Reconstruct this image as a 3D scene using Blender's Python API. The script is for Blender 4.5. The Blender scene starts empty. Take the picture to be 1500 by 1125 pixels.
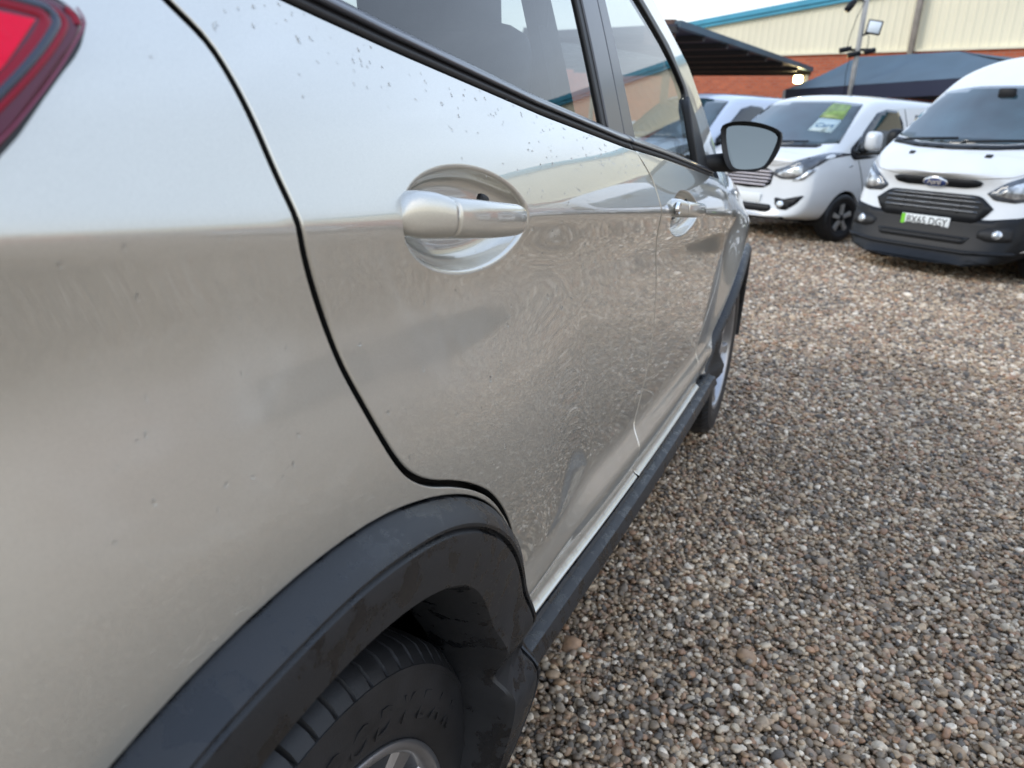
import bpy, bmesh, math, random
import numpy as np
from mathutils import Vector, Matrix
from mathutils.geometry import delaunay_2d_cdt
from mathutils.bvhtree import BVHTree
random.seed(7); RNG = np.random.default_rng(11)
S = bpy.context.scene; COL = S.collection
# ------------------------------------------------------------ camera
def cam_axes(yaw, pitch, roll):
    f = np.array([-math.sin(yaw)*math.cos(pitch), math.cos(yaw)*math.cos(pitch), -math.sin(pitch)])
    r = np.array([math.cos(yaw), math.sin(yaw), 0.]); u = np.cross(r, f)
    c, s = math.cos(roll), math.sin(roll)
    return c*r+s*u, -s*r+c*u, f
CP = np.array([0.2963, -0.4280, 1.1557])
_r, _u, _f = cam_axes(math.radians(21.632), math.radians(18.345), math.radians(3.166))
cam = bpy.data.objects.new('camera', bpy.data.cameras.new('camera')); COL.objects.link(cam)
cam.matrix_world = Matrix(((_r[0], _u[0], -_f[0], CP[0]), (_r[1], _u[1], -_f[1], CP[1]), (_r[2], _u[2], -_f[2], CP[2]), (0, 0, 0, 1)))
cam.data.sensor_width = 36; cam.data.lens = 1129.9/1500*36
cam.data.clip_start = 0.02; cam.data.clip_end = 2000
cam.data.dof.use_dof = True; cam.data.dof.focus_distance = 0.95; cam.data.dof.aperture_fstop = 7.5
S.camera = cam
# ------------------------------------------------------------ sky and sun
W = bpy.data.worlds.new('World'); S.world = W; W.use_nodes = True
def world_sky():
    nt = W.node_tree; nt.nodes.clear(); N = nt.nodes.new; L = nt.links.new
    out = N('ShaderNodeOutputWorld'); bg = N('ShaderNodeBackground'); L(bg.outputs[0], out.inputs[0])
    sky = N('ShaderNodeTexSky'); sky.sky_type = 'NISHITA'; sky.sun_disc = False
    sky.sun_elevation = math.radians(32); sky.sun_rotation = math.radians(115); sky.dust_density = 2.0; sky.air_density = 1.0
    tc = N('ShaderNodeTexCoord'); sx = N('ShaderNodeSeparateXYZ'); L(tc.outputs['Generated'], sx.inputs[0])
    # thin even cloud sheet over the blue: brighter and whiter towards the horizon
    mr = N('ShaderNodeMapRange'); mr.inputs[1].default_value = 0.0; mr.inputs[2].default_value = 0.75; L(sx.outputs[2], mr.inputs[0])
    cr = N('ShaderNodeValToRGB'); e = cr.color_ramp.elements
    e[0].position = 0; e[0].color = (12.8, 12.4, 10.4, 1); e[1].position = 1; e[1].color = (8.1, 10.3, 14.4, 1)
    m = cr.color_ramp.elements.new(0.35); m.color = (10.6, 12.4, 14.8, 1)
    L(mr.outputs[0], cr.inputs[0])
    nz = N('ShaderNodeTexNoise'); nz.inputs['Scale'].default_value = 2.2; nz.inputs['Detail'].default_value = 5; nz.inputs['Roughness'].default_value = .55
    mp = N('ShaderNodeMapping'); mp.inputs['Scale'].default_value = (1, 1, 3.0); L(tc.outputs['Generated'], mp.inputs[0]); L(mp.outputs[0], nz.inputs['Vector'])
    cm = N('ShaderNodeMapRange'); cm.inputs[1].default_value = .3; cm.inputs[2].default_value = .7; cm.inputs[3].default_value = .62; cm.inputs[4].default_value = .92
    L(nz.outputs[0], cm.inputs[0])
    mix = N('ShaderNodeMixRGB'); L(cm.outputs[0], mix.inputs[0]); L(sky.outputs[0], mix.inputs[1]); L(cr.outputs[0], mix.inputs[2])
    L(mix.outputs[0], bg.inputs[0]); bg.inputs[1].default_value = 0.1
world_sky()
sun = bpy.data.objects.new('sun', bpy.data.lights.new('sun', 'SUN')); COL.objects.link(sun)
sun.data.energy = 1.1; sun.data.angle = math.radians(25); sun.data.color = (1, .92, .80)
sun.rotation_euler = (math.radians(58), 0, math.radians(115-180))
S.view_settings.view_transform = 'Standard'; S.view_settings.look = 'None'
S.view_settings.exposure = 0.42; S.view_settings.gamma = 1; S.view_settings.use_curve_mapping = False
S.cycles.max_bounces = 8; S.cycles.transparent_max_bounces = 16; S.cycles.glossy_bounces = 5
S.cycles.use_denoising = True
S.cycles.sample_clamp_indirect = 6
# ------------------------------------------------------------ materials
def mat(name, col=(.5, .5, .5), rough=.5, metal=0., coat=0., coat_rough=.03, ior=1.5, var=0., vscale=8., bump=0., bscale=60., emit=None, rvar=0.):
    m = bpy.data.materials.new(name); m.use_nodes = True; nt = m.node_tree; b = nt.nodes['Principled BSDF']; N = nt.nodes.new; L = nt.links.new
    b.inputs['Base Color'].default_value = (*col, 1); b.inputs['Roughness'].default_value = rough; b.inputs['Metallic'].default_value = metal
    b.inputs['Coat Weight'].default_value = coat; b.inputs['Coat Roughness'].default_value = coat_rough; b.inputs['IOR'].default_value = ior
    if emit: b.inputs['Emission Color'].default_value = (*emit[0], 1); b.inputs['Emission Strength'].default_value = emit[1]
    if var or bump or rvar:
        tc = N('ShaderNodeTexCoord')
        nz = N('ShaderNodeTexNoise'); nz.inputs['Scale'].default_value = vscale; nz.inputs['Detail'].default_value = 6; L(tc.outputs['Object'], nz.inputs['Vector'])
    if var:
        mr = N('ShaderNodeMapRange'); mr.inputs[1].default_value = .3; mr.inputs[2].default_value = .7; mr.inputs[3].default_value = 1-var; mr.inputs[4].default_value = 1+var
        L(nz.outputs[0], mr.inputs[0]); mx = N('ShaderNodeMixRGB'); mx.blend_type = 'MULTIPLY'; mx.inputs[0].default_value = 1
        mx.inputs[1].default_value = (*col, 1); L(mr.outputs[0], mx.inputs[2]); L(mx.outputs[0], b.inputs['Base Color'])
    if rvar:
        mr = N('ShaderNodeMapRange'); mr.inputs[1].default_value = .35; mr.inputs[2].default_value = .65; mr.inputs[3].default_value = max(.02, rough-rvar); mr.inputs[4].default_value = min(1, rough+rvar)
        L(nz.outputs[0], mr.inputs[0]); L(mr.outputs[0], b.inputs['Roughness'])
    if bump:
        n2 = N('ShaderNodeTexNoise'); n2.inputs['Scale'].default_value = bscale; n2.inputs['Detail'].default_value = 3; L(tc.outputs['Object'], n2.inputs['Vector'])
        bp = N('ShaderNodeBump'); bp.inputs['Strength'].default_value = bump; bp.inputs['Distance'].default_value = .002; L(n2.outputs[0], bp.inputs['Height']); L(bp.outputs[0], b.inputs['Normal'])
    return m
def paint_mat():
    """champagne silver metallic paint with clear coat, fine flake and dried wipe marks in the dirt film low on the doors"""
    m = mat('champagne_paint', (.57, .555, .495), .34, .74, 1., .015, 1.5)
    nt = m.node_tree; b = nt.nodes['Principled BSDF']; N = nt.nodes.new; L = nt.links.new
    b.inputs['Coat IOR'].default_value = 1.75
    geo = N('ShaderNodeNewGeometry')
    vo = N('ShaderNodeTexVoronoi'); vo.inputs['Scale'].default_value = 2600; L(geo.outputs['Position'], vo.inputs['Vector'])
    cr = N('ShaderNodeMapRange'); cr.inputs[3].default_value = .90; cr.inputs[4].default_value = 1.10; L(vo.outputs['Color'], cr.inputs[0])
    mx = N('ShaderNodeMixRGB'); mx.blend_type = 'MULTIPLY'; mx.inputs[0].default_value = 1; mx.inputs[1].default_value = (.57, .555, .495, 1); L(cr.outputs[0], mx.inputs[2])
    # dirt film: polar coordinates about a point low on the rear door
    sx = N('ShaderNodeSeparateXYZ'); L(geo.outputs['Position'], sx.inputs[0])
    def M(op, a, bb=None):
        n = N('ShaderNodeMath'); n.operation = op
        for i, v in enumerate((a, bb)):
            if v is None: continue
            if isinstance(v, (int, float)): n.inputs[i].default_value = v
            else: L(v, n.inputs[i])
        return n.outputs[0]
    dy = M('SUBTRACT', sx.outputs[1], .75); dz = M('SUBTRACT', sx.outputs[2], .56)
    rr = M('SQRT', M('ADD', M('MULTIPLY', dy, dy), M('MULTIPLY', dz, dz))); th = M('ARCTAN2', dz, dy)
    cb = N('ShaderNodeCombineXYZ'); L(M('MULTIPLY', rr, 170.), cb.inputs[0]); L(M('MULTIPLY', th, 14.), cb.inputs[1])
    nz = N('ShaderNodeTexNoise'); nz.inputs['Scale'].default_value = 1.; nz.inputs['Detail'].default_value = 5; nz.inputs['Roughness'].default_value = .7; L(cb.outputs[0], nz.inputs['Vector'])
    a = N('ShaderNodeMapRange'); a.inputs[1].default_value = .55; a.inputs[2].default_value = .72; L(nz.outputs[0], a.inputs[0])
    mask = N('ShaderNodeMapRange'); mask.inputs[1].default_value = .46; mask.inputs[2].default_value = .10; L(rr, mask.inputs[0])
    n3 = N('ShaderNodeTexNoise'); n3.inputs['Scale'].default_value = 2.; n3.inputs['Detail'].default_value = 4; L(geo.outputs['Position'], n3.inputs['Vector'])
    film = M('MULTIPLY', M('MULTIPLY', a.outputs[0], mask.outputs[0]), .30)
    mx2 = N('ShaderNodeMixRGB'); L(film, mx2.inputs[0]); L(mx.outputs[0], mx2.inputs[1]); mx2.inputs[2].default_value = (.72, .69, .62, 1)
    # pale wipe smears: sheen of damp streaks put into the colour
    n6 = N('ShaderNodeTexNoise'); n6.inputs['Scale'].default_value = 3.5; n6.inputs['Detail'].default_value = 3; n6.inputs['Distortion'].default_value = 1.2; L(geo.outputs['Position'], n6.inputs['Vector'])
    bnd = M('ABSOLUTE', M('SUBTRACT', n6.outputs[0], .52)); sb_ = N('ShaderNodeMapRange'); sb_.inputs[1].default_value = .06; sb_.inputs[2].default_value = .0; L(bnd, sb_.inputs[0])
    ey = M('DIVIDE', M('SUBTRACT', sx.outputs[1], .04), .30); ez = M('DIVIDE', M('SUBTRACT', sx.outputs[2], .985), .09)
    em = N('ShaderNodeMapRange'); em.inputs[1].default_value = 1.; em.inputs[2].default_value = .2; L(M('ADD', M('MULTIPLY', ey, ey), M('MULTIPLY', ez, ez)), em.inputs[0])
    sme = M('MULTIPLY', M('MULTIPLY', sb_.outputs[0], em.outputs[0]), .06)
    mx3 = N('ShaderNodeMixRGB'); L(sme, mx3.inputs[0]); L(mx2.outputs[0], mx3.inputs[1]); mx3.inputs[2].default_value = (.80, .84, .86, 1)
    # pale specks low on the doors: dirt plus reflected gravel glints painted in
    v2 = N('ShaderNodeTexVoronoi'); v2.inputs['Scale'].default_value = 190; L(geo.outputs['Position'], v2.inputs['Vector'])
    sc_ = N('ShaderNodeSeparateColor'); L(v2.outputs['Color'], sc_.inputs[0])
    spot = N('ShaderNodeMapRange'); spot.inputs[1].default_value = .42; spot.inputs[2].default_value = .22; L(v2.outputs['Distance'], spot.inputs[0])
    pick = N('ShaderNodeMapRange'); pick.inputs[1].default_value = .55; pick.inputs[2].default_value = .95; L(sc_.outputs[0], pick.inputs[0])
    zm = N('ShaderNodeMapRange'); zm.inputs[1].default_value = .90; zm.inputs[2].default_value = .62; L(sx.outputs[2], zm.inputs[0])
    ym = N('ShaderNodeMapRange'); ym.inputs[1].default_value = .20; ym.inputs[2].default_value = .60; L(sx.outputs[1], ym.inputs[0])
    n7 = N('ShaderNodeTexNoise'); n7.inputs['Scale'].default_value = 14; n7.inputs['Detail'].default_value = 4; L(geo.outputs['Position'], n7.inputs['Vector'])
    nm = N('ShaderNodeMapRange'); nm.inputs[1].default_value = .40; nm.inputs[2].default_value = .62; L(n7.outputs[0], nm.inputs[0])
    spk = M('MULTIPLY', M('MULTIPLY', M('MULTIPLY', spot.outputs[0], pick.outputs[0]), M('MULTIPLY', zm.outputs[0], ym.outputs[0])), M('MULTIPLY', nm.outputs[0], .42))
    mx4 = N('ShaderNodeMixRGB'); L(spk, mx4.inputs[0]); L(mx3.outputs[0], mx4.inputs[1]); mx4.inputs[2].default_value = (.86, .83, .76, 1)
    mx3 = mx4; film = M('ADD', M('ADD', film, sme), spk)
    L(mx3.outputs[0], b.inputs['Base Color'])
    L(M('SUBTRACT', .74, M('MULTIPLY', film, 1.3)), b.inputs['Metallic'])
    zf = N('ShaderNodeMapRange'); zf.inputs[1].default_value = 1.0; zf.inputs[2].default_value = .55; zf.inputs[3].default_value = .008; zf.inputs[4].default_value = .034; L(sx.outputs[2], zf.inputs[0])
    L(M('ADD', M('MULTIPLY', zf.outputs[0], M('ADD', n3.outputs[0], .45)), M('MULTIPLY', film, .02)), b.inputs['Coat Roughness'])
    # faint orange peel in the lacquer
    n4 = N('ShaderNodeTexNoise'); n4.inputs['Scale'].default_value = 260; n4.inputs['Detail'].default_value = 1; L(geo.outputs['Position'], n4.inputs['Vector'])
    n5 = N('ShaderNodeTexNoise'); n5.inputs['Scale'].default_value = 7; n5.inputs['Detail'].default_value = 2; L(geo.outputs['Position'], n5.inputs['Vector'])
    bp = N('ShaderNodeBump'); bp.inputs['Strength'].default_value = .0; bp.inputs['Distance'].default_value = .0008; L(n4.outputs[0], bp.inputs['Height'])
    bq = N('ShaderNodeBump'); bq.inputs['Strength'].default_value = .0; bq.inputs['Distance'].default_value = .006; L(n5.outputs[0], bq.inputs['Height']); L(bp.outputs[0], bq.inputs['Normal'])
    L(bq.outputs[0], b.inputs['Coat Normal'])
    return m
def glass_mat(name, tint=(.5, .55, .55), ior=1.9):
    m = bpy.data.materials.new(name); m.use_nodes = True; nt = m.node_tree; nt.nodes.clear(); N = nt.nodes.new; L = nt.links.new
    o = N('ShaderNodeOutputMaterial'); t = N('ShaderNodeBsdfTransparent'); t.inputs[0].default_value = (*tint, 1)
    g = N('ShaderNodeBsdfGlossy'); g.inputs['Roughness'].default_value = .0; f = N('ShaderNodeFresnel'); f.inputs[0].default_value = ior
    mx = N('ShaderNodeMixShader'); L(f.outputs[0], mx.inputs[0]); L(t.outputs[0], mx.inputs[1]); L(g.outputs[0], mx.inputs[2]); L(mx.outputs[0], o.inputs[0])
    return m
def plastic_wet():
    """unpainted grey-black cladding with patchy damp film"""
    m = mat('grained_cladding', (.030, .034, .040), .42, 0, 0, .03, 1.5, 0, 8, .25, 900)
    nt = m.node_tree; b = nt.nodes['Principled BSDF']; N = nt.nodes.new; L = nt.links.new
    geo = N('ShaderNodeNewGeometry'); nz = N('ShaderNodeTexNoise'); nz.inputs['Scale'].default_value = 26; nz.inputs['Detail'].default_value = 9; nz.inputs['Roughness'].default_value = .62; L(geo.outputs['Position'], nz.inputs['Vector'])
    r = N('ShaderNodeMapRange'); r.inputs[1].default_value = .52; r.inputs[2].default_value = .57; r.inputs[3].default_value = .46; r.inputs[4].default_value = .22; L(nz.outputs[0], r.inputs[0]); L(r.outputs[0], b.inputs['Roughness'])
    c = N('ShaderNodeMapRange'); c.inputs[1].default_value = .52; c.inputs[2].default_value = .57; L(nz.outputs[0], c.inputs[0])
    mx = N('ShaderNodeMixRGB'); mx.inputs[1].default_value = (.0135, .0148, .0170, 1); mx.inputs[2].default_value = (.0050, .0056, .0068, 1); L(c.outputs[0], mx.inputs[0]); L(mx.outputs[0], b.inputs['Base Color'])
    return m
MT = {}
MT['paint'] = paint_mat()
MT['clad'] = plastic_wet()
MT['black'] = mat('black_shadow_plastic', (.003, .003, .0035), .6)
MT['rubber'] = mat('tyre_rubber', (.011, .0115, .013), .48, var=.4, vscale=24, bump=.12, bscale=420)
MT['gloss_trim'] = mat('satin_black_trim', (.050, .053, .064), .34, 0, .6, .12, var=.1, vscale=20)
MT['pillar'] = mat('pillar_film_grey', (.05, .053, .064), .42, 0, .4, .2, bump=.1, bscale=600)
MT['seal'] = mat('rubber_seal', (.010, .010, .011), .5)
MT['glass'] = glass_mat('side_glass', (.80, .84, .83), 1.75)
MT['privacy'] = glass_mat('privacy_glass', (.68, .74, .76), 1.8)
MT['alloy'] = mat('grey_alloy', (.33, .33, .34), .33, .85, .4, .1, var=.2, vscale=12)
MT['alloydark'] = mat('dark_alloy_recess', (.03, .03, .033), .5, .3)
MT['mirror'] = mat('mirror_silver', (.20, .215, .21), .01, 1.)
MT['red'] = mat('red_lens', (.24, .006, .020), .18, 0, 0, .02, 1.3)
MT['reddark'] = mat('dark_red_lens', (.085, .006, .022), .12, 0, .2, .02, 1.4)
MT['redbright'] = mat('bright_red_reflector', (.62, .004, .035), .5, 0, 0, .05, 1.25, emit=((.9, .004, .05), .12), bump=.6, bscale=220)
MT['pinkedge'] = mat('pink_edge_highlight', (.22, .04, .08), .3, 0, .1)  # pink tone for the painted highlight on the rear lamp's edge
MT['lensband'] = mat('smoked_lens_band', (.012, .016, .035), .15, 0, .3, .03)
MT['cloth'] = mat('charcoal_seat_cloth', (.06, .065, .08), .85, var=.2, vscale=40, bump=.3, bscale=400)
MT['chrome'] = mat('chrome', (.75, .76, .78), .08, 1.)
MT['white'] = mat('white_van_paint', (.69, .705, .71), .30, 0, 1., .03, var=.03, vscale=3)
MT['silverblue'] = mat('pale_blue_silver_paint', (.52, .58, .68), .38, .25, 1., .04)
MT['darkpaint'] = mat('dark_grey_paint', (.05, .053, .06), .35, .4, 1., .03)
MT['screen'] = mat('van_screen_glass', (.020, .042, .052), .04, 0, .6, .01, 1.6, var=.9, vscale=1.3)
MT['carglass'] = mat('van_side_glass', (.012, .016, .018), .05, 0, .6, .01, 1.5)
MT['vblack'] = mat('van_black_plastic', (.008, .009, .011), .42, 0, 0, var=.2, vscale=10)
MT['lens'] = mat('clear_lamp_lens', (.52, .54, .55), .10, .55, 1., .01, var=.75, vscale=14)
MT['lensdark'] = mat('smoked_lamp_housing', (.06, .07, .085), .15, .2, 1., .02, var=.5, vscale=9)
MT['vblack'].node_tree.nodes['Principled BSDF'].inputs['Specular IOR Level'].default_value = .22
# ------------------------------------------------------------ object helpers
def tag(o, label=None, cat=None, group=None, kind=None):
    if label: o['label'] = label
    if cat: o['category'] = cat
    if group: o['group'] = group
    if kind: o['kind'] = kind
    return o
def empty(name, loc, rz=0, **k):
    o = bpy.data.objects.new(name, None); COL.objects.link(o); o.location = loc; o.rotation_euler = (0, 0, rz); o.empty_display_size = .2
    return tag(o, **k)
def mesh(name, V, F, m, parent=None, smooth=True, normals=None, loc=None):
    me = bpy.data.meshes.new(name); me.from_pydata([tuple(map(float, v)) for v in V], [], [tuple(map(int, f)) for f in F])
    if smooth: me.polygons.foreach_set('use_smooth', [True]*len(me.polygons))
    for mm in (m if isinstance(m, (list, tuple)) else [m]): me.materials.append(mm)
    me.update()
    if normals is not None: me.normals_split_custom_set_from_vertices([tuple(map(float, n)) for n in normals])
    o = bpy.data.objects.new(name, me); COL.objects.link(o)
    if parent is not None: o.parent = parent
    if loc is not None: o.location = loc
    return o
def box_vf(c, s):
    x, y, z = c; a, b, d = s[0]/2, s[1]/2, s[2]/2
    V = [(x+i*a, y+j*b, z+k*d) for i in (-1, 1) for j in (-1, 1) for k in (-1, 1)]
    return V, [(0, 1, 3, 2), (4, 6, 7, 5), (0, 4, 5, 1), (2, 3, 7, 6), (0, 2, 6, 4), (1, 5, 7, 3)]
def bevel_box(name, c, s, m, parent=None, bev=.01, seg=2, rot=None):
    bm = bmesh.new(); V, F = box_vf((0, 0, 0), s)
    vs = [bm.verts.new(v) for v in V]; [bm.faces.new([vs[i] for i in f]) for f in F]
    if bev: bmesh.ops.bevel(bm, geom=bm.edges[:], offset=bev, segments=seg, affect='EDGES', profile=.5)
    bmesh.ops.recalc_face_normals(bm, faces=bm.faces[:])
    if rot: bm.transform(rot)
    bmesh.ops.translate(bm, verts=bm.verts[:], vec=c)
    me = bpy.data.meshes.new(name); bm.to_mesh(me); bm.free(); me.materials.append(m)
    if bev: me.polygons.foreach_set('use_smooth', [True]*len(me.polygons))
    o = bpy.data.objects.new(name, me); COL.objects.link(o); o.parent = parent
    if bev: me.normals_split_custom_set([(0, 0, 0)]*len(me.loops)) if False else None
    return o
def loft(name, rings, m, parent=None, closed=True, caps=True, smooth=True, normals=None):
    n = len(rings[0]); V = [p for r in rings for p in r]; F = []
    for i in range(len(rings)-1):
        for j in range(n if closed else n-1):
            k = (j+1) % n; F.append((i*n+j, i*n+k, (i+1)*n+k, (i+1)*n+j))
    if caps and closed:
        F.append(tuple(range(n))[::-1]); F.append(tuple((len(rings)-1)*n+j for j in range(n)))
    return mesh(name, V, F, m, parent, smooth, normals)
def tube(name, P, r, m, parent=None, n=10, caps=True):
    P = [np.array(p, float) for p in P]; R = []
    for i, p in enumerate(P):
        d = P[min(i+1, len(P)-1)]-P[max(i-1, 0)]; d /= np.linalg.norm(d)
        a = np.cross(d, (0, 0, 1.)) if abs(d[2]) < .9 else np.cross(d, (1., 0, 0)); a /= np.linalg.norm(a); b = np.cross(d, a)
        ri = r[i] if isinstance(r, (list, tuple)) else r
        R.append([p+ri*(math.cos(t)*a+math.sin(t)*b) for t in np.linspace(0, 2*math.pi, n, endpoint=False)])
    return loft(name, R, m, parent, True, caps)
def resample(P, h, closed=False):
    P = np.array(P, float)
    if closed: P = np.vstack([P, P[:1]])
    s = np.r_[0, np.cumsum(np.hypot(*np.diff(P, axis=0).T))]; n = max(2, int(round(s[-1]/h)))
    t = np.linspace(0, s[-1], n+1); Q = np.stack([np.interp(t, s, P[:, i]) for i in range(P.shape[1])], 1)
    return Q[:-1] if closed else Q
def chaikin(P, k=2):
    P = np.array(P, float)
    for _ in range(k):
        Q = [P[0]]
        for a, b in zip(P[:-1], P[1:]): Q += [.75*a+.25*b, .25*a+.75*b]
        Q.append(P[-1]); P = np.array(Q)
    return P
def inpoly(Q, P):
    x, y = Q[:, 0], Q[:, 1]; c = np.zeros(len(Q), bool); n = len(P)
    for i in range(n):
        a, b = P[i], P[(i+1) % n]
        if a[1] == b[1]: continue
        k = ((a[1] > y) != (b[1] > y)) & (x < (b[0]-a[0])*(y-a[1])/(b[1]-a[1])+a[0]); c ^= k
    return c
def area2(P): return .5*np.sum(P[:, 0]*np.roll(P[:, 1], -1)-np.roll(P[:, 0], -1)*P[:, 1])
def offset_in(P, d):
    e = np.roll(P, -1, 0)-P; e /= np.linalg.norm(e, axis=1)[:, None]+1e-12; nrm = np.stack([-e[:, 1], e[:, 0]], 1)
    m = nrm+np.roll(nrm, 1, 0); m /= np.linalg.norm(m, axis=1)[:, None]+1e-12
    c = np.clip(np.sum(m*nrm, 1), .5, 1)
    return P+m*(d/c)[:, None], m
def trifill(loops, h, extra=None):
    """constrained triangulation of loops (first outer ccw, others holes cw) with a grid of inner points"""
    out = loops[0]; lo, hi = out.min(0), out.max(0)
    gx = np.arange(lo[0]+h/2, hi[0], h); gy = np.arange(lo[1]+h/2, hi[1], h*.866)
    G = np.array([(x+(h/2 if j % 2 else 0), y) for j, y in enumerate(gy) for x in gx])
    allb = np.vstack(loops)
    if len(G):
        ne = 0
        if extra is not None and len(extra):
            ex = np.array(extra); lim = .012
            key = {(int(a//lim), int(b//lim)) for a, b in ex}
            G = G[[not any((int(a//lim)+i, int(b//lim)+j) in key for i in (-1, 0, 1) for j in (-1, 0, 1)) for a, b in G]]
            ne = len(ex); G = np.vstack([G, ex])
        sp = np.r_[np.full(len(G)-ne, h), np.full(ne, .006)]
        k = inpoly(G, out)
        for H in loops[1:]: k &= ~inpoly(G, H)
        G = G[k]; sp = sp[k]
        if len(G):
            d = np.full(len(G), 9.)
            for L in loops:
                A = L; B = np.roll(L, -1, 0)
                for a, b in zip(A, B):
                    ab = b-a; t = np.clip(((G-a)@ab)/(ab@ab+1e-15), 0, 1); d = np.minimum(d, np.hypot(*(G-a-t[:, None]*ab).T))
            G = G[d > .55*sp]
    pts = np.vstack([allb, G]) if len(G) else allb
    E = []; o = 0
    for L in loops:
        n = len(L); E += [(o+i, o+(i+1) % n) for i in range(n)]; o += n
    r = delaunay_2d_cdt([Vector(p) for p in pts], E, [], 0, 1e-7)
    V = np.array([tuple(v) for v in r[0]]); T = np.array([f for f in r[2] if len(f) == 3])
    c = V[T].mean(1); k = inpoly(c, out)
    for H in loops[1:]: k &= ~inpoly(c, H)
    T = T[k]
    a = V[T]; cr = (a[:, 1, 0]-a[:, 0, 0])*(a[:, 2, 1]-a[:, 0, 1])-(a[:, 1, 1]-a[:, 0, 1])*(a[:, 2, 0]-a[:, 0, 0])
    T[cr < 0] = T[cr < 0][:, ::-1]
    return V, T
def obj_group_smooth(o): o.data.polygons.foreach_set('use_smooth', [True]*len(o.data.polygons))
def text_mesh(name, body, size, m, parent, M4, extrude=.002, shear=0., bold=0., fit=None):
    cu = bpy.data.curves.new(name, 'FONT'); cu.body = body; cu.size = size; cu.extrude = extrude; cu.shear = shear; cu.offset = bold; cu.align_x = 'CENTER'; cu.align_y = 'CENTER'; cu.resolution_u = 3
    t = bpy.data.objects.new(name, cu); COL.objects.link(t); dg = bpy.context.evaluated_depsgraph_get(); dg.update()
    me = bpy.data.meshes.new_from_object(t.evaluated_get(dg)); bpy.data.objects.remove(t)
    if fit:
        co = np.array([v.co for v in me.vertices]); sx = fit[0]/(np.ptp(co[:, 0])+1e-9); sy = fit[1]/(np.ptp(co[:, 1])+1e-9); c = (co.max(0)+co.min(0))/2
        for v in me.vertices: v.co = ((v.co[0]-c[0])*sx, (v.co[1]-c[1])*sy, v.co[2])
    me.transform(M4); me.materials.clear(); me.materials.append(m)
    o = bpy.data.objects.new(name, me); COL.objects.link(o); o.parent = parent
    return o
# ============================================================ the silver car (right side faces the camera; y runs to its nose)
SUVL = (-.92, 1.345, 0.)
SUV = empty('silver_suv', SUVL, label='champagne silver SUV with dark wheel arch cladding filling the left half, seen along its side', cat='car')
def PT(o):
    o.parent = SUV; o.location = (-SUVL[0], -SUVL[1], -SUVL[2]); return o
AT = [(-1.0,0),(-.47,-2),(-.43,-6),(-.38,-6.5),(-.33,-4.5),(-.27,.5),(-.21,4.2),(-.15,5.4),(-.105,4.0),(-.082,0),(-.06,-8),(-.035,-14.5),(-.012,-15),(-.003,-9),(.003,9),(.008,15),(.015,18),(.03,20),(.06,23.5),(.085,29),(.11,33),(.14,30),(.16,24),(.20,19),(.35,19),(.50,22),(.58,40),(.70,65)]
AD = [(-1.0,0),(-.47,-2),(-.43,-5),(-.38,-5.5),(-.33,-4),(-.27,-1.5),(-.21,.3),(-.15,1.3),(-.105,1.6),(-.082,.4),(-.06,-5),(-.035,-12.5),(-.012,-14),(-.003,-9),(.003,9)]
AD = AD+[p for p in AT if p[0] > .004]
AL = [(-.30,-14),(-.06,-8),(-.02,0),(-.01,25),(-.002,50),(.004,60),(.0105,48),(.0155,8),(.021,-7),(.055,-10),(.066,8),(.076,26),(.098,30),(.112,14),(.125,0),(.16,0),(.5,0)]
def _mk(T, u0, u1):
    u = np.arange(u0, u1, .001); a = np.radians(np.interp(u, [i for i, j in T], [j for i, j in T]))
    k = np.exp(-np.linspace(-2, 2, 7)**2); k /= k.sum(); a = np.convolve(np.pad(a, 3, mode='edge'), k, 'valid')
    return u, -np.cumsum(np.tan(a))*.001
_U, _FU = _mk(AT, -1., .7); _FU -= np.interp(0, _U, _FU)
_UD, _FD = _mk(AD, -1., .7); _FD -= np.interp(0, _UD, _FD)
_V, _FV = _mk(AL, -.5, .5); _FV -= np.interp(.17, _V, _FV)
def zc(y):
    y = np.asarray(y, float); yy = np.minimum(y, 1.9); return 1.090-.058*yy-.007*yy*yy-.085*np.maximum(y-1.9, 0)
def zs(y):
    y = np.clip(np.asarray(y, float), -.1, 2.1); return .508-.0776*(y-.436)+.0314*(y-.436)*(y-.926)
def sm(t): t = np.clip(t, 0, 1); return t*t*(3-2*t)
def X(y, z):
    y = np.asarray(y, float); z = np.asarray(z, float); u = z-zc(y)
    k = sm((y-.10)/.55)
    x = np.interp(u, _U, _FU)*(1-k)+np.interp(u, _UD, _FD)*k+np.interp(z-zs(y), _V, _FV)*sm((y+.1)/.4)*sm((2.75-y)/.3)
    x = x-.010*np.clip((.9-y)/1.1, 0, 9)**2-.045*np.maximum(y-1.9, 0)**2-.03*np.maximum(-.35-y, 0)**2
    r = np.hypot(y+.02, z-.345); x = x+.027*sm((.84-r)/.30)*sm((.05-u)/.1)*sm((z-.52)/.12)
    r = np.hypot(y-2.69, z-.345); return x+.040*sm((.72-r)/.26)*sm((.05-u)/.1)
def XW(y, z):
    """the leaning plane of the side windows and pillars above the belt line"""
    y = np.asarray(y, float); w = np.asarray(z, float)-zc(y)-.135
    return X(y, zc(y)+.135)-math.tan(math.radians(16))*w-.10*np.maximum(w, 0)**2
def NX(y, z, fn=None, e=.0015):
    f = fn or X
    gy = (f(y+e, z)-f(y-e, z))/(2*e); gz = (f(y, z+e)-f(y, z-e))/(2*e)
    n = np.stack([np.ones_like(gy), -gy, -gz], -1); return n/np.linalg.norm(n, axis=-1)[..., None]
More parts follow.
